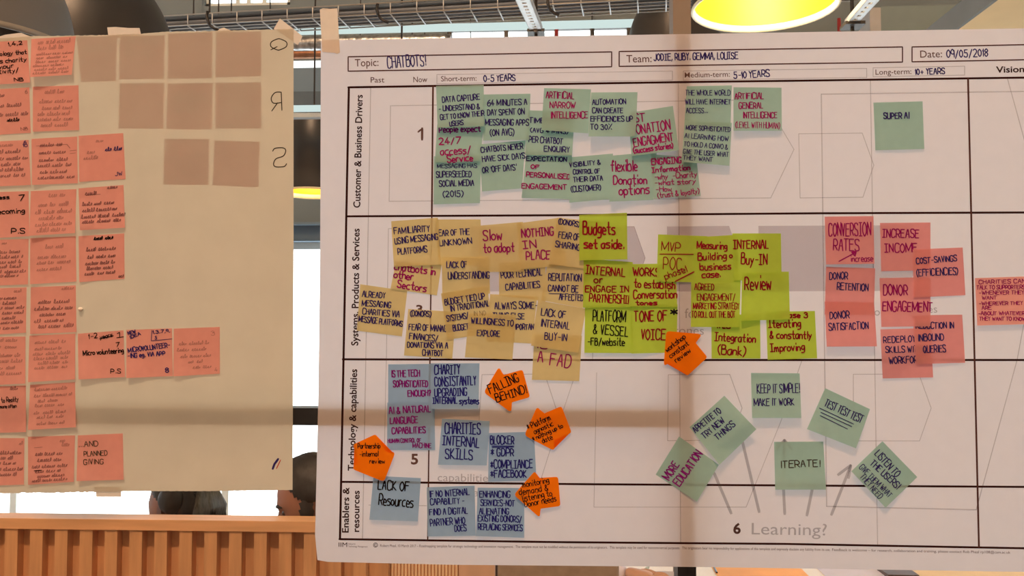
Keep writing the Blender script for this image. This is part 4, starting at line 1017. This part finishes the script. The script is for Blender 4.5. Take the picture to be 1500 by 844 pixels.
# ------------------------------------------------------------------ pendant lamps
M_shade = pbr('black enamel', (.020, .021, .022), .38, amount=.12, scale=20, spec=.5)
M_line = pbr('yellow enamel', (.90, .56, .01), .5, amount=.02)
M_dark = pbr('dark lining', (.03, .03, .032), .6)
M_rim = pbr('worn rim', (.30, .27, .22), .35)
M_rimglow = pbr('rim enamel with painted glow', (.95, .88, .62), .4)  # pale colour paints in the bulb light on the lining's edge
M_bulb = glow('warm bulb', (1.0, .80, .45), 40)
def pendant(label, px, py, Y, rpx, h, neck, watts, power=.75, shade=None):
    c = W(px, py, Y); r = pxlen(rpx, Y)
    e = empty('pendant_lamp', c, label, 'lamp', 'black pendant lamps')
    N = 20
    prof = []
    for i in range(N + 1):
        t = i / N
        prof.append((neck + (r - neck) * cos(t * pi / 2) ** power, h * sin(t * pi / 2)))
    sh = MB()
    sh.lathe([(r + .003, -.002)] + [(a + .003, z) for a, z in prof] + [(neck * .9, h + .03), (.001, h + .035)], c)
    sh.build('shade', shade or M_shade, e, c, smooth=True)
    li = MB(); li.lathe([(r + .003, -.002)] + [(a, z) for a, z in prof][:-1] + [(.001, h * .99)], c)
    li.build('lining', M_line if watts else M_dark, e, c, smooth=True)
    rm = MB()
    rm.lathe([(r + .0035, .004), (r + .0045, -.003), (r + .002, -.005), (r - .004, -.003), (r - .005, .008), (r - .006, .016)] if watts else [(r + .0035, .006), (r + .0055, 0), (r + .003, -.005), (r - .003, -.004)], c)
    rm.build('rim', M_rimglow if watts else M_rim, e, c, smooth=True)
    cdm = MB(); cdm.tube([c + Vector((0, 0, h + .03)), Vector((c.x, c.y, 9.6))], .004, 6)
    cdm.build('cord', M_black, e, c)
    so_ = MB(); so_.tube([c + Vector((0, 0, h * .98)), c + Vector((0, 0, h * .62))], .02, 12)
    so_.build('socket', M_black, e, c)
    bu = MB(); rb = .038
    bu.lathe([(.001, -rb)] + [(rb * sin(pi * i / 10), -rb * cos(pi * i / 10)) for i in range(1, 10)] + [(.001, rb)], c + Vector((0, 0, h * .5)), 20)
    bu.build('bulb', M_bulb if watts else M_shade, e, c, smooth=True)
    if watts:
        lamp('pendant_bulb_light', 'POINT', c + Vector((0, 0, h * .5 - .06)), watts, (1, .80, .5), shadow_soft_size=.03)
    return e
pendant('black pendant lamp with glowing yellow inside, above the white poster', 1120, 11, 1.30, 104, .22, .05, 6.5)
pendant('grey black pendant lamp cut off by the top left corner of photo', -40, 68, .27, 140, .19, .04, 0, shade=pbr('black enamel with painted sheen', (.13, .13, .125), .5))  # lighter grey paints in light reflected off the black shade
pendant('large dark pendant lamp at top left, behind the corner one', 120, 112, 1.05, 134, .30, .05, 0)
pendant('tall bell shaped black lamp with yellow rim, in the gap between posters', 459, 283, 2.5, 52, .355, .07, 2.5, power=.6)
pendant('dark pendant lamp behind the upright bar at top of photo', 988, 85, 2.4, 68, .24, .05, 0, power=.6)

# ------------------------------------------------------------------ cable basket, trunking, ducts under the ceiling
M_wire = pbr('galvanised wire', (.42, .40, .36), .45, .6)
M_zinc = pbr('zinc channel', (.75, .78, .80), .4, .3)
M_blue = pbr('dark blue cable', (.04, .075, .125), .5)
M_cabl = pbr('grey cable sheath', (.13, .165, .22), .55)
TY = 1.80
pT, pB = W(620, 1, TY), W(620, 17, TY)
tw, hh = .13, (pT.z - pB.z)
ang = math.atan2(W(980, 4.5, TY).z - W(300, 28, TY).z, W(980, 4.5, TY).x - W(300, 28, TY).x)
xL, xR = W(180, 20, TY).x, W(1330, 20, TY).x
# the run climbs slightly and comes nearer to the right, like the wires in view
dirx = Vector((1, -.105, 0)).normalized()
ctr = W(620, 17, TY)
def along(s, dy=0, dz=0): return ctr + dirx * s + Vector((-dirx.y, dirx.x, 0)) * dy + Vector((0, 0, dz))
sL, sR = xL - ctr.x, xR - ctr.x
tray = empty('cable_basket', ctr, 'long wire cable basket hanging across the top of the photo', 'cable tray')
b = MB()
for dy, dz in ((0, hh), (0, 0), (.0325, 0), (.065, 0), (.0975, 0), (.13, 0), (.13, hh)):
    b.tube([along(sL, dy, dz), along(sR, dy, dz)], .0028, 6)
b.build('long_wires', M_wire, tray, ctr, smooth=True)
b = MB()
step = pxlen(41, TY); s0 = sL
while s0 < sR:
    b.tube([along(s0, 0, hh), along(s0, 0, -.002), along(s0, .13, -.002), along(s0, .13, hh)], .0026, 6)
    s0 += step
b.build('cross_wires', M_zinc, tray, ctr, smooth=True)
rc = random.Random(5)
for i, (dy, dz, m, nm) in enumerate(((.017, .013, M_cabl, 'grey'), (.042, .013, M_cabl, 'grey'), (.067, .013, M_cabl, 'grey'), (.092, .013, M_cabl, 'grey'), (.116, .013, M_cabl, 'grey'),
                                (.03, .037, M_blue, 'blue'), (.055, .037, M_blue, 'blue'), (.08, .037, M_blue, 'blue'), (.105, .037, M_blue, 'blue'))):
    b = MB()
    pts = [along(sL + (sR - sL) * k / 24, dy + rc.uniform(-.001, .001), dz + rc.uniform(0, .001)) for k in range(25)]
    b.tube(pts, .0105, 8)
    tag(b.build('data_cable', m, origin=pts[12], smooth=True), '%s data cable lying in the wire cable basket' % nm, 'cable', '%s cables in the basket' % nm)
# slotted channels that hang across
def channel(p0, p1, wd, label):
    d = (p1 - p0); L = d.length; d.normalize()
    sx = d.cross(Vector((0, 0, 1))).normalized(); up = sx.cross(d).normalized()
    e = empty('slotted_channel', p0, label, 'bracket', 'slotted channels under the ceiling')
    b = MB()
    def bx(a0, a1, c0, c1, e0, e1):
        v = [p0 + d * i + sx * j + up * k for i in (a0, a1) for j in (c0, c1) for k in (e0, e1)]
        b.add(v, [(0, 1, 3, 2), (4, 6, 7, 5), (0, 4, 5, 1), (2, 3, 7, 6), (0, 2, 6, 4), (1, 5, 7, 3)])
    h2 = wd / 2
    bx(0, L, -h2, -h2 + .002, 0, wd * .5); bx(0, L, h2 - .002, h2, 0, wd * .5)
    bx(0, L, -h2, -h2 * .3, 0, .002); bx(0, L, h2 * .3, h2, 0, .002)
    t = 0
    while t < L:
        bx(t, min(t + .03, L), -h2 * .3, h2 * .3, 0, .002); t += .055
    b.build('channel', M_zinc, e, p0)
    rb = MB(); q = p0 + d * (L - .03)
    rb.tube([q + Vector((0, 0, -.06)), Vector((q.x, q.y, 9.6))], .006, 8)
    rb.build('threaded_rod', M_black, e, p0)
    nb = MB(); nb.box(q.x - .03, q.x + .03, q.y - .03, q.y + .03, q.z - .012, q.z - .002)
    nb.build('clamp_plate', pbr('dark steel', (.06, .055, .05), .5, .4), e, p0)
channel(W(756, -22, 0.85), W(786, 47, 1.66), .042, 'white slotted channel hanging below the basket, above middle of white poster')
channel(W(1292, -14, 0.95), W(1246, 37, 1.40), .036, 'slotted channel hanging right of the yellow lamp')
# white trunking under the basket; its daylit brightness is an added glow
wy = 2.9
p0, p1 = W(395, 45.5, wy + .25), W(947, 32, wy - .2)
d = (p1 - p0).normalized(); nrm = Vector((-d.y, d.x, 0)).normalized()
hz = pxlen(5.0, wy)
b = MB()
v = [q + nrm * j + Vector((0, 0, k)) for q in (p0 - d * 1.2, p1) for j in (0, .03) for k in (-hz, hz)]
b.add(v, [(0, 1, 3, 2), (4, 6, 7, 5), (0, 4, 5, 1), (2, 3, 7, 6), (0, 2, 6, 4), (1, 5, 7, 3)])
tr_ = b.build('glowing_trunking', glow('white trunking with glow', (.66, .80, .78), 1.0), origin=(p0 + p1) / 2, bevel=.004)
tag(tr_, 'long white trunking with added glow running below the wire basket', 'light')
def hbar(name, ya, yb, Y, mat, label, cat, xa=300, xb=600, dep=.1, rnd=False, hang=True):
    a, c = W(xa, ya, Y), W(xb, yb, Y)
    if rnd:
        r = (W(450, ya, Y).z - W(450, yb, Y).z) / 2; zc = (W(450, ya, Y).z + W(450, yb, Y).z) / 2
        b = MB(); n = 40
        pts = [Vector((a.x + (c.x - a.x) * i / n, Y, zc)) for i in range(n + 1)]
        b.tube(pts, [r * (1 + (.05 if (i % 2 and rnd == 2) else 0)) for i in range(n + 1)], 20)
        o = b.build(name, mat, origin=pts[n // 2], smooth=True)
    else:
        za, zb = W(450, ya, Y).z, W(450, yb, Y).z
        o = bxo(name, a.x, c.x, Y, Y + dep, zb, za, mat)
    if hang:
        for x in (a.x + .15, c.x - .15):
            hb = MB(); zt_ = W(450, ya, Y).z - .002
            hb.tube([(x, Y + .02, zt_), (x, Y + .02, 9.6)], .004, 6); hb.build('hanger_rod', M_black, o, o.location)
    return tag(o, label, cat) if label else o
M_foil = pbr('crumpled foil', (.55, .56, .57), .3, .9, amount=.5, scale=35, bump=.6)
hbar('foil_duct', 54, 74, 3.5, M_foil, 'crumpled silver foil duct below the trunking, seen in the gap', 'duct', 280, 660, rnd=2)
hbar('copper_pipe', 73, 86, 3.7, pbr('copper', (.42, .20, .11), .35, .7, amount=.3, scale=18), 'copper brown pipe under the foil duct, in the gap', 'pipe', 300, 640, rnd=1)
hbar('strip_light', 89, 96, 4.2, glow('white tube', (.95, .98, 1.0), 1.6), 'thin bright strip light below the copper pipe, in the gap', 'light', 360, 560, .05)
hbar('wall_panel', 96, 134, 4.7, M_grey, 'grey wall panel above the white rails, in the gap', 'panel', 250, 720, .05)
hbar('wall_panel', 134, 154, 4.68, pbr('darker grey panel', (.085, .13, .165), .7), 'darker grey band below the grey wall panel, in the gap', 'panel', 250, 720, .05)
hbar('glowing_trunking', 154, 160.5, 2.15, glow('white trunking with glow', (.66, .80, .78), 1.0), 'pale trunking with added glow crossing the gap above the bell lamp', 'light', 250, 640, .04)  # a rail, not a lamp; glow added to brighten it
hbar('wall_rail', 165, 171.5, 2.16, pbr('pale blue steel', (.70, .82, .88), .5), 'pale blue rail crossing the gap above the bell lamp', 'rail', 250, 640, .04)
hbar('window_header', 325.5, 329, 4.8, M_grey, 'thin grey ledge over the bright window, in the gap', 'window header', 150, 900, .08)
hbar('window_blind', 331, 353, 4.885, pbr('slate blind box', (.10, .17, .24), .6), 'slate blue blind box at the head of the bright window', 'blind', 150, 900, .1)
# soffits at the top right
sz = 2.62
f = lambda px, py: CAM + ray(px, py) * ((sz - CAM.z) / ray(px, py).z)
e0 = f(1462, 0)
struct(bxo('wall_right_soffit', e0.x, e0.x + 2.6, .06, YF, sz, sz + .02, pbr('warm lit soffit', (.97, .72, .36), .8, amount=.03)))  # warm light on the underside is put into its pale tan
struct(bxo('trim_4', e0.x - .012, e0.x, .06, YF, sz, sz + .085, pbr('grey fascia', (.20, .22, .22), .8)))
struct(bxo('wall_far_bulkhead', W(1290, 10, 4.2).x, W(1720, 10, 4.2).x, 4.2, 4.9, 2.3, W(1300, 9, 4.2).z, pbr('taupe bulkhead', (.20, .27, .28), .85, amount=.04)))
tag(bxo('grey_column', W(1274, 10, 3.9).x, W(1290, 10, 3.9).x, 3.9, 4.1, 0, W(1280, 11, 3.9).z, pbr('light grey paint', (.42, .44, .46), .7)), 'light grey column at top right, behind the slotted channel', 'column')
M_red = pbr('red pipe paint', (.32, .02, .025), .45)
for px, lab in ((815.5, 'thin red upright pipe above middle of white poster'), (1229.5, 'thin red upright pipe right of the yellow lamp')):
    b = MB(); a = W(px, 60, 4.3); b.tube([Vector((a.x, a.y, 0)), Vector((a.x, a.y, W(px, 27 if px > 1000 else 42, 4.3).z))], pxlen(2.6, 4.3), 12)
    tag(b.build('sprinkler_pipe', M_red, origin=a, smooth=True), lab, 'pipe', 'red pipes')
# black flex looping in the basket
for i, (px, lab) in enumerate(((553, 'black flex dangling from the basket right of the tape strip'), (803, 'black flex dangling from the basket near the slotted channel'), (304, 'black flex dangling from the basket above the brown sheet'))):
    yo = {553: 0, 803: -11, 304: 11}[px]
    b = MB(); TF = TY - .105 * (W(px, 20, TY).x - ctr.x)
    b.tube([W(px, 6 + yo, TF - .035), W(px - 1, 14 + yo, TF - .04), W(px + 1, 22 + yo, TF - .04), W(px + 4, 27 + yo, TF - .035), W(px + 10, 31 + yo, TF - .04), W(px + 16, 33 + yo, TF - .04)], .006, 8)
    tag(b.build('hanging_flex', M_black, origin=W(px, 20 + yo, TY), smooth=True), lab, 'cable', 'black flexes on the basket')

# ------------------------------------------------------------------ table behind the white poster
TZ = .74
tf = lambda px, py, dz=0: CAM + ray(px, py) * ((TZ + dz - CAM.z) / ray(px, py).z)
ta, tb = tf(880, 838), tf(1560, 838)
tbl = empty('table', ((ta.x + tb.x) / 2, 1.54, 0), 'pale table with papers under the white poster', 'table')
M_ttop = pbr('cream table top', (.70, .60, .47), .4, amount=.05, scale=5)
bxo('tabletop', ta.x, tb.x + .5, 1.15, 1.93, TZ - .03, TZ, M_ttop, tbl, tbl.location, bevel=.004)
for x in (ta.x + .06, tb.x + .44):
    for y in (1.21, 1.87):
        b = MB(); b.tube([(x, y, 0), (x, y, TZ - .03)], .02, 10); b.build('leg', M_black, tbl, tbl.location)
def paper_on_table(x0, x1, y0, y1, mat, label, dz=.0006, th=.0008, cat='paper', name='paper_sheet'):
    a, b_ = tf(x0, y1), tf(x1, y0)
    o = bxo(name, a.x, b_.x, a.y, b_.y, TZ + dz - .0005, TZ + dz + th, mat)
    return tag(o, label, cat)
paper_on_table(1052, 1166, 826, 846, pbr('orange paper', (.95, .47, .16), .7), 'orange sheet of paper on the table right of the dark post')
paper_on_table(922, 992, 838, 850, pbr('lavender grey paper', (.50, .44, .46), .7), 'lavender grey sheet on the table beside the hand')
paper_on_table(1213, 1299, 824, 848, pbr('pale lavender paper', (.66, .66, .85), .7), 'pale lavender sheet on the table, right of the orange one')
paper_on_table(1316, 1540, 824, 848, pbr('buff folder card', (.80, .62, .38), .7), 'buff folder lying on the table at right end', cat='folder', name='card_folder')
paper_on_table(1301, 1314, 826, 848, pbr('dark brown leather', (.07, .03, .025), .5), 'dark brown pencil case between lavender sheet and buff folder', th=.012, cat='pencil case', name='pencil_case')
b = MB(); b.tube([tf(1046, 831.5, .004), tf(1050, 839, .004)], .0035, 8)
tag(b.build('marker_pen', M_black, origin=tf(1048, 835)), 'black pen lying beside the orange sheet', 'pen')
b = MB(); b.tube([tf(937, 847, .012), tf(944, 838, .018), tf(950.5, 829.5, .024)], [.011, .010, .003], 10)
tag(b.build('pencil', pbr('olive paint', (.26, .25, .12), .5), origin=tf(944, 838, .018), smooth=True), 'fat olive green pencil held beside the hand on the table', 'pencil')
paper_on_table(917, 944, 841.5, 848, pbr('red card', (.80, .10, .08), .6), 'small red card under the hand on the table', dz=.0016, cat='card', name='red_card')
po = MB(); a = tf(988.5, 838); po.tube([Vector((a.x, a.y, TZ)), Vector((a.x, a.y, TZ + .5))], .006, 12)
tag(po.build('steel_post', pbr('polished steel', (.7, .75, .8), .2, 1.0), origin=(a.x, a.y, TZ), smooth=True), 'slim polished steel post left of the dark upright bar', 'post')
# ------------------------------------------------------------------ people
M_skin1 = pbr('brown skin', (.30, .135, .085), .6, amount=.06, scale=30)
M_skin2 = pbr('light skin', (.52, .30, .21), .6, amount=.05, scale=30)
M_hair = pbr('dark brown hair', (.015, .012, .011), .55, amount=.4, scale=40, stretch=(3, 3, .6))
M_hairg = pbr('ash streaked hair', (.070, .068, .055), .5, amount=.55, scale=60, stretch=(3, 3, .5))
def gau(x, s): return math.exp(-(x / s) ** 2)
def head_point(th, ph, sc=1.0):
    """head surface, looking along -Y; th = polar from crown, ph = azimuth with 0 at the face"""
    z = cos(th); s = sin(th)
    x, y = s * sin(ph), -s * cos(ph)
    X, Y, Z = x * .076, y * .098 + (.006 if y > 0 else 0), z * .120
    f = max(0, cos(ph)) * s                              # how much this faces forward
    if z < -.1:                                          # jaw narrows
        k = 1 - .30 * min(1, (-z - .1) / .9)
        X *= k
        if y > 0: Y *= 1 - .38 * min(1, (-z - .1) / .8)
    fx = x * .076
    if f > 0.2:
        Y -= .026 * gau(fx, .013) * gau(Z + .022, .017) + .005 * gau(fx, .009) * gau(Z + .002, .014)     # nose
        Y -= .006 * gau(Z - .024, .010) * gau(abs(fx) - .028, .026)                                     # brow
        Y += .009 * gau(Z - .004, .012) * gau(abs(fx) - .031, .013)                                     # eye sockets
        Y -= .006 * gau(fx, .020) * (gau(Z + .054, .006) + gau(Z + .066, .006))                          # lips
        Y += .003 * gau(fx, .022) * gau(Z + .060, .003)
        Y -= .012 * gau(fx, .022) * gau(Z + .098, .018)                                                 # chin
    return Vector((X, Y, Z)) * sc
def person(label, hip, yaw, headpos, headrot, skin, cloth, trousers, arms, hairf, scale=1.0, extra=None):
    """seated figure; hip = pelvis centre in the world, arms = shoulder-relative elbow and wrist points in figure space"""
    root = empty('person', (hip[0], hip[1], 0), label, 'person')
    org = Vector((hip[0], hip[1], 0))
    rot = Matrix.Rotation(yaw, 3, 'Z')
    hipv = Vector(hip)
    T = lambda p: hipv + rot @ (Vector(p) * scale)
    headc = Vector(headpos)
    nb = rot.inverted() @ (headc - hipv) / scale
    sh = Vector((0, nb.y * .72, .46))
    def skinned(name, verts, edges, radii, rootv=0, sub=2):
        me = bpy.data.meshes.new(name)
        me.from_pydata([T(v) for v in verts], edges, [])
        o = bpy.data.objects.new(name, me); C.objects.link(o)
        mod = o.modifiers.new('skin', 'SKIN')
        for i, r in enumerate(radii):
            sv = me.skin_vertices[0].data[i]
            sv.radius = (r[0] * scale, r[1] * scale) if isinstance(r, tuple) else (r * scale, r * scale)
            sv.use_root = (i == rootv)
        sb = o.modifiers.new('sub', 'SUBSURF'); sb.levels = sb.render_levels = sub
        dg = bpy.context.evaluated_depsgraph_get()
        m2 = bpy.data.meshes.new_from_object(o.evaluated_get(dg))
        vs = [v.co.copy() for v in m2.vertices]; fs = [tuple(p.vertices) for p in m2.polygons]
        bpy.data.objects.remove(o); bpy.data.meshes.remove(me); bpy.data.meshes.remove(m2)
        return vs, fs
    body = MB()
    # head, neck, hands of skin; then torso, arms and legs in cloth, all one body mesh
    hv, hf = [], []
    NT, NP = 44, 64
    hr = Matrix.Rotation(headrot[2], 3, 'Z') @ Matrix.Rotation(headrot[0], 3, 'X') @ Matrix.Rotation(headrot[1], 3, 'Y')
    HP = lambda p: headc + hr @ (p * scale)
    for i in range(NT + 1):
        for j in range(NP):
            hv.append(HP(head_point(max(.001, pi * i / NT), 2 * pi * j / NP)))
    for i in range(NT):
        for j in range(NP):
            hf.append((i * NP + j, i * NP + (j + 1) % NP, (i + 1) * NP + (j + 1) % NP, (i + 1) * NP + j))
    body.add(hv, hf, 0)
    for sx in (-1, 1):                                    # ears
        ev, ef = [], []
        for i in range(9):
            for j in range(12):
                a, t = 2 * pi * j / 12, pi * i / 8
                ev.append(HP(Vector((sx * (.074 + .010 * sin(t) * (1 + .6 * cos(a))), .012 + .018 * sin(t) * cos(a), -.008 + .033 * cos(t)))))
        for i in range(8):
            for j in range(12): ef.append((i * 12 + j, i * 12 + (j + 1) % 12, (i + 1) * 12 + (j + 1) % 12, (i + 1) * 12 + j))
        body.add(ev, ef, 0)
    nk = nb + (rot.inverted() @ (hr @ Vector((0, .03, -.07)))) 
    v, fc = skinned('n', [(sh.x, sh.y, sh.z + .0), (nk.x * .5, (sh.y + nk.y) / 2, (sh.z + nk.z) / 2), tuple(nk)], [(0, 1), (1, 2)], [.066, .056, .055])
    body.add(v, fc, 0)
    V = [(0, 0, 0), (0, sh.y * .45, .20), (0, sh.y * .85, .36), tuple(sh)]; E_ = [(0, 1), (1, 2), (2, 3)]; Rr = [(.15, .115), (.135, .10), (.15, .105), (.085, .07)]
    for sx, arm in ((-1, arms[0]), (1, arms[1])):
        i0 = len(V)
        V += [(sx * .15, sh.y, .405), tuple(arm[0]), tuple(arm[1])]
        E_ += [(3, i0), (i0, i0 + 1), (i0 + 1, i0 + 2)]; Rr += [.062, .044, .033]
    v, fc = skinned('t', V, E_, Rr)
    body.add(v, fc, 1)
    V = [(0, 0, 0)]; E_ = []; Rr = [(.15, .12)]
    for sx in (-1, 1):
        i0 = len(V)
        V += [(sx * .09, 0, -.01), (sx * .11, -.42, -.02), (sx * .11, -.42, -.40), (sx * .11, -.53, -.43)]
        E_ += [(0, i0), (i0, i0 + 1), (i0 + 1, i0 + 2), (i0 + 2, i0 + 3)]; Rr += [.095, .065, .05, .038]
    v, fc = skinned('l', V, E_, Rr)
    body.add(v, fc, 2)
    for sx, arm in ((-1, arms[0]), (1, arms[1])):         # hands: palm, four fingers, thumb
        w_ = Vector(arm[1]); d_ = (Vector(arm[1]) - Vector(arm[0])).normalized()
        side = d_.cross(Vector((0, 0, 1))).normalized() * sx
        up = side.cross(d_).normalized()
        if up.z < 0: up = -up
        V = [tuple(w_ - d_ * .01), tuple(w_ + d_ * .045), tuple(w_ + d_ * .085)]
        v, fc = skinned('h', V, [(0, 1), (1, 2)], [(.026, .02), (.038, .016), (.036, .014)])
        body.add(v, fc, 0)
        for k, (off, ln_) in enumerate(((-.030, .068), (-.010, .078), (.010, .073), (.029, .056))):
            a0 = w_ + d_ * .078 + side * off
            a1 = a0 + d_ * ln_ * .45 + up * .006; a2 = a0 + d_ * ln_ * .78 - up * .008; a3 = a0 + d_ * ln_ - up * .024
            v, fc = skinned('f', [tuple(a0), tuple(a1), tuple(a2), tuple(a3)], [(0, 1), (1, 2), (2, 3)], [.0095, .009, .008, .007], sub=1)
            body.add(v, fc, 0)
        a0 = w_ + d_ * .028 - side * .026; a1 = a0 + d_ * .03 - side * .022; a2 = a1 + d_ * .028 - side * .004 - up * .008
        v, fc = skinned('f', [tuple(a0), tuple(a1), tuple(a2)], [(0, 1), (1, 2)], [.013, .011, .0085], sub=1)
        body.add(v, fc, 0)
    body.build('body', [skin, cloth, trousers], root, org, smooth=True)
    # eyes
    eb = MB()
    for sx in (-1, 1):
        c = Vector((sx * .031, -.0755, .003))
        ev, ef = [], []
        for i in range(9):
            for j in range(12):
                ev.append(HP(c + Vector((.012 * sin(pi * i / 8) * cos(2 * pi * j / 12), .012 * sin(pi * i / 8) * sin(2 * pi * j / 12), .009 * cos(pi * i / 8)))))
        for i in range(8):
            for j in range(12): ef.append((i * 12 + j, i * 12 + (j + 1) % 12, (i + 1) * 12 + (j + 1) % 12, (i + 1) * 12 + j))
        eb.add(ev, ef)
    eb.build('eyes', pbr('dark eye', (.05, .035, .03), .3), root, org, smooth=True)
    hairf(root, org, HP)
    return root
def hair_shell(HP, keep, thick, mat, name, root, org, NT=44, NP=72, rough=.003):
    b = MB(); idx = {}; vs = []; fs = []
    rr = random.Random(4)
    def vid(i, j):
        j %= NP
        if (i, j) not in idx:
            th, ph = max(.001, pi * i / NT), 2 * pi * j / NP
            p = head_point(th, ph)
            n = Vector((p.x / .076 ** 2, p.y / .098 ** 2, p.z / .12 ** 2)).normalized()
            edge = keep(th, ph)
            idx[(i, j)] = len(vs)
            vs.append(HP(p + n * (thick(th, ph) * max(0.0, min(1, edge * 4)) + rr.uniform(0, rough))))
        return idx[(i, j)]
    for i in range(NT):
        for j in range(NP):
            if keep(pi * (i + .5) / NT, 2 * pi * (j + .5) / NP) > 0:
                fs.append((vid(i, j), vid(i, j + 1), vid(i + 1, j + 1), vid(i + 1, j)))
    b.add(vs, fs)
    return b.build(name, mat, root, org, smooth=True)
def hair_man(root, org, HP):
    def keep(th, ph):
        a = abs((ph + pi) % (2 * pi) - pi)                # 0 front .. pi back
        lim = .80 + .08 * a if a < .9 else .872 + (a - .9) * 1.05
        return (min(lim, 2.25) - th)
    hair_shell(HP, keep, lambda th, ph: .008 + .006 * min(1, th), M_hair, 'hair', root, org)
    def beard(th, ph):
        a = abs((ph + pi) % (2 * pi) - pi)
        if a > 1.66: return -1
        top = 2.35 - max(0, a - .75) * 1.5
        return min(th - top, 2.85 - th)
    hair_shell(HP, beard, lambda th, ph: .006, M_hair, 'beard', root, org, rough=.002)
    b = MB()
    for sx in (-1, 1):
        b.tube([HP(Vector((sx * .012, -.0955, .021))), HP(Vector((sx * .022, -.0945, .025))), HP(Vector((sx * .034, -.089, .026))), HP(Vector((sx * .048, -.0775, .020)))], [.0035, .005, .005, .002], 8)
    b.build('eyebrows', M_hair, root, org, smooth=True)
def hair_woman(root, org, HP):
    def keep(th, ph):
        a = abs((ph + pi) % (2 * pi) - pi)
        lim = .95 if a < .8 else .95 + (a - .8) * .42 + max(0, a - 1.75) * 1.4
        return min(lim, 2.3) - th
    hair_shell(HP, keep, lambda th, ph: .016 + .004 * sin(ph * 9), M_hair, 'hair', root, org)
    t0 = Vector((.012, .115, .045))
    b = MB(); rr = random.Random(8)
    for k in range(34):                                   # gathered strands fanning from the tie down the back
        a = -1.25 + 2.5 * k / 33 + rr.uniform(-.05, .05)
        ln_ = rr.uniform(.15, .20)
        p = [t0 + Vector((0, -.004, 0)), t0 + Vector((sin(a) * .03, .030, .004)), t0 + Vector((sin(a) * .055, .034, -.05)), t0 + Vector((sin(a) * .062, .024, -.10)), t0 + Vector((sin(a) * .055, .012, -ln_))]
        b.tube([HP(q) for q in p], [.006, .009, .010, .009, .004], 7)
    b.build('ponytail', M_hairg, root, org, smooth=True)
    b = MB()
    b.tube([HP(t0 + Vector((cos(q) * .022, .006, sin(q) * .020))) for q in [2 * pi * i / 16 for i in range(17)]], .009, 8)
    b.build('hair_tie', M_black, root, org, smooth=True)
    b = MB(); c = Vector((.078, .062, .035))
    vs, fs = [], []
    for i in range(15):
        for j in range(20):
            t, a = pi * i / 14, 2 * pi * j / 20
            r = .040 * (1 + .06 * sin(5 * a + 3 * t))
            vs.append(HP(c + Vector((r * .8 * sin(t) * cos(a), r * sin(t) * sin(a), r * 1.1 * cos(t)))))
    for i in range(14):
        for j in range(20): fs.append((i * 20 + j, i * 20 + (j + 1) % 20, (i + 1) * 20 + (j + 1) % 20, (i + 1) * 20 + j))
    b.add(vs, fs)
    b.build('hair_bun', M_hair, root, org, smooth=True)
def hair_plain(root, org, HP):
    def keep(th, ph):
        a = abs((ph + pi) % (2 * pi) - pi)
        return (.95 if a < .8 else min(2.4, .95 + (a - .8) * 1.1)) - th
    hair_shell(HP, keep, lambda th, ph: .016, M_hair, 'hair', root, org)
M_navy = pbr('navy jersey', (.03, .035, .06), .9)
M_terr = pbr('terracotta knit', (.42, .12, .08), .9)
M_lav = pbr('pale lavender shirt', (.72, .70, .86), .85, amount=.03)
M_jean = pbr('dark denim', (.03, .04, .07), .9)
lap = lambda: [((-.205, -.10, .18), (-.12, -.33, .10)), ((.205, -.10, .18), (.12, -.33, .10))]
# man in profile, facing left
hc = W(461, 733, 1.0)
person('bearded man in profile facing left, seated behind the screen, between the posters', (hc.x + .02, 1.09, .46), R(180), hc, (R(22), 0, R(-84)), M_skin1, M_navy, M_jean, lap(), hair_man, .99)
# woman from behind, hair tied up
hc = W(262, 744, 1.22)
person('woman seen from behind with tied up hair, just above the slatted screen', (hc.x, hc.y - .03, .44), R(180 + 8), hc, (R(8), 0, R(180 + 64)), M_skin1, M_terr, M_jean, lap(), hair_woman, .98)
# person at the table, only a sleeve and hand in view
wr = tf(920, 839, .034)
hx, hy = wr.x - .36, wr.y + .52
ry = R(0)
sc_ = 1.0
el = Vector((wr.x - .215 - hx, wr.y + .08 - hy, .79 - .47))
wv = Vector((wr.x - hx, wr.y - hy, wr.z - .47))
person('person in a pale lavender shirt with one hand resting on the table', (hx, hy, .47), ry, (hx, hy - .06, 1.19), (R(12), 0, 0), M_skin2, M_lav, M_jean, [((-.24, -.16, .27), (-.16, -.42, .295)), (tuple(el), tuple(wv))], hair_plain, sc_)
def chair(x, y, yaw, label):
    e = empty('chair', (x, y, 0), label, 'chair', 'seats behind the glass')
    r = Matrix.Rotation(yaw, 3, 'Z'); o = Vector((x, y, 0))
    def bx(name, x0, x1, y0, y1, z0, z1, m, bv=.004):
        b = MB(); b.box(x0, x1, y0, y1, z0, z1); b.v = [tuple(o + r @ Vector(v)) for v in b.v]
        b.build(name, m, e, o, bevel=bv)
    bx('seat', -.22, .22, -.24, .20, .29, .32, M_wood2); bx('backrest', -.2, .2, .19, .22, .5, .74, M_wood2)
    for sx in (-.19, .19):
        bx('leg', sx - .015, sx + .015, -.22, -.19, 0, .29, M_black); bx('leg', sx - .015, sx + .015, .17, .20, 0, .29, M_black)
        bx('back_post', sx - .012, sx + .012, .195, .215, .32, .52, M_black)
chair(W(457, 741, 1.0).x + .02, 1.09, R(180), 'wooden chair hidden behind the screen, under the bearded man')
chair(W(262, 744, 1.22).x, 1.19, R(188), 'wooden chair hidden behind the screen, under the woman')
chair(hx, hy, 0, 'wooden chair at the table, under the person in lavender')
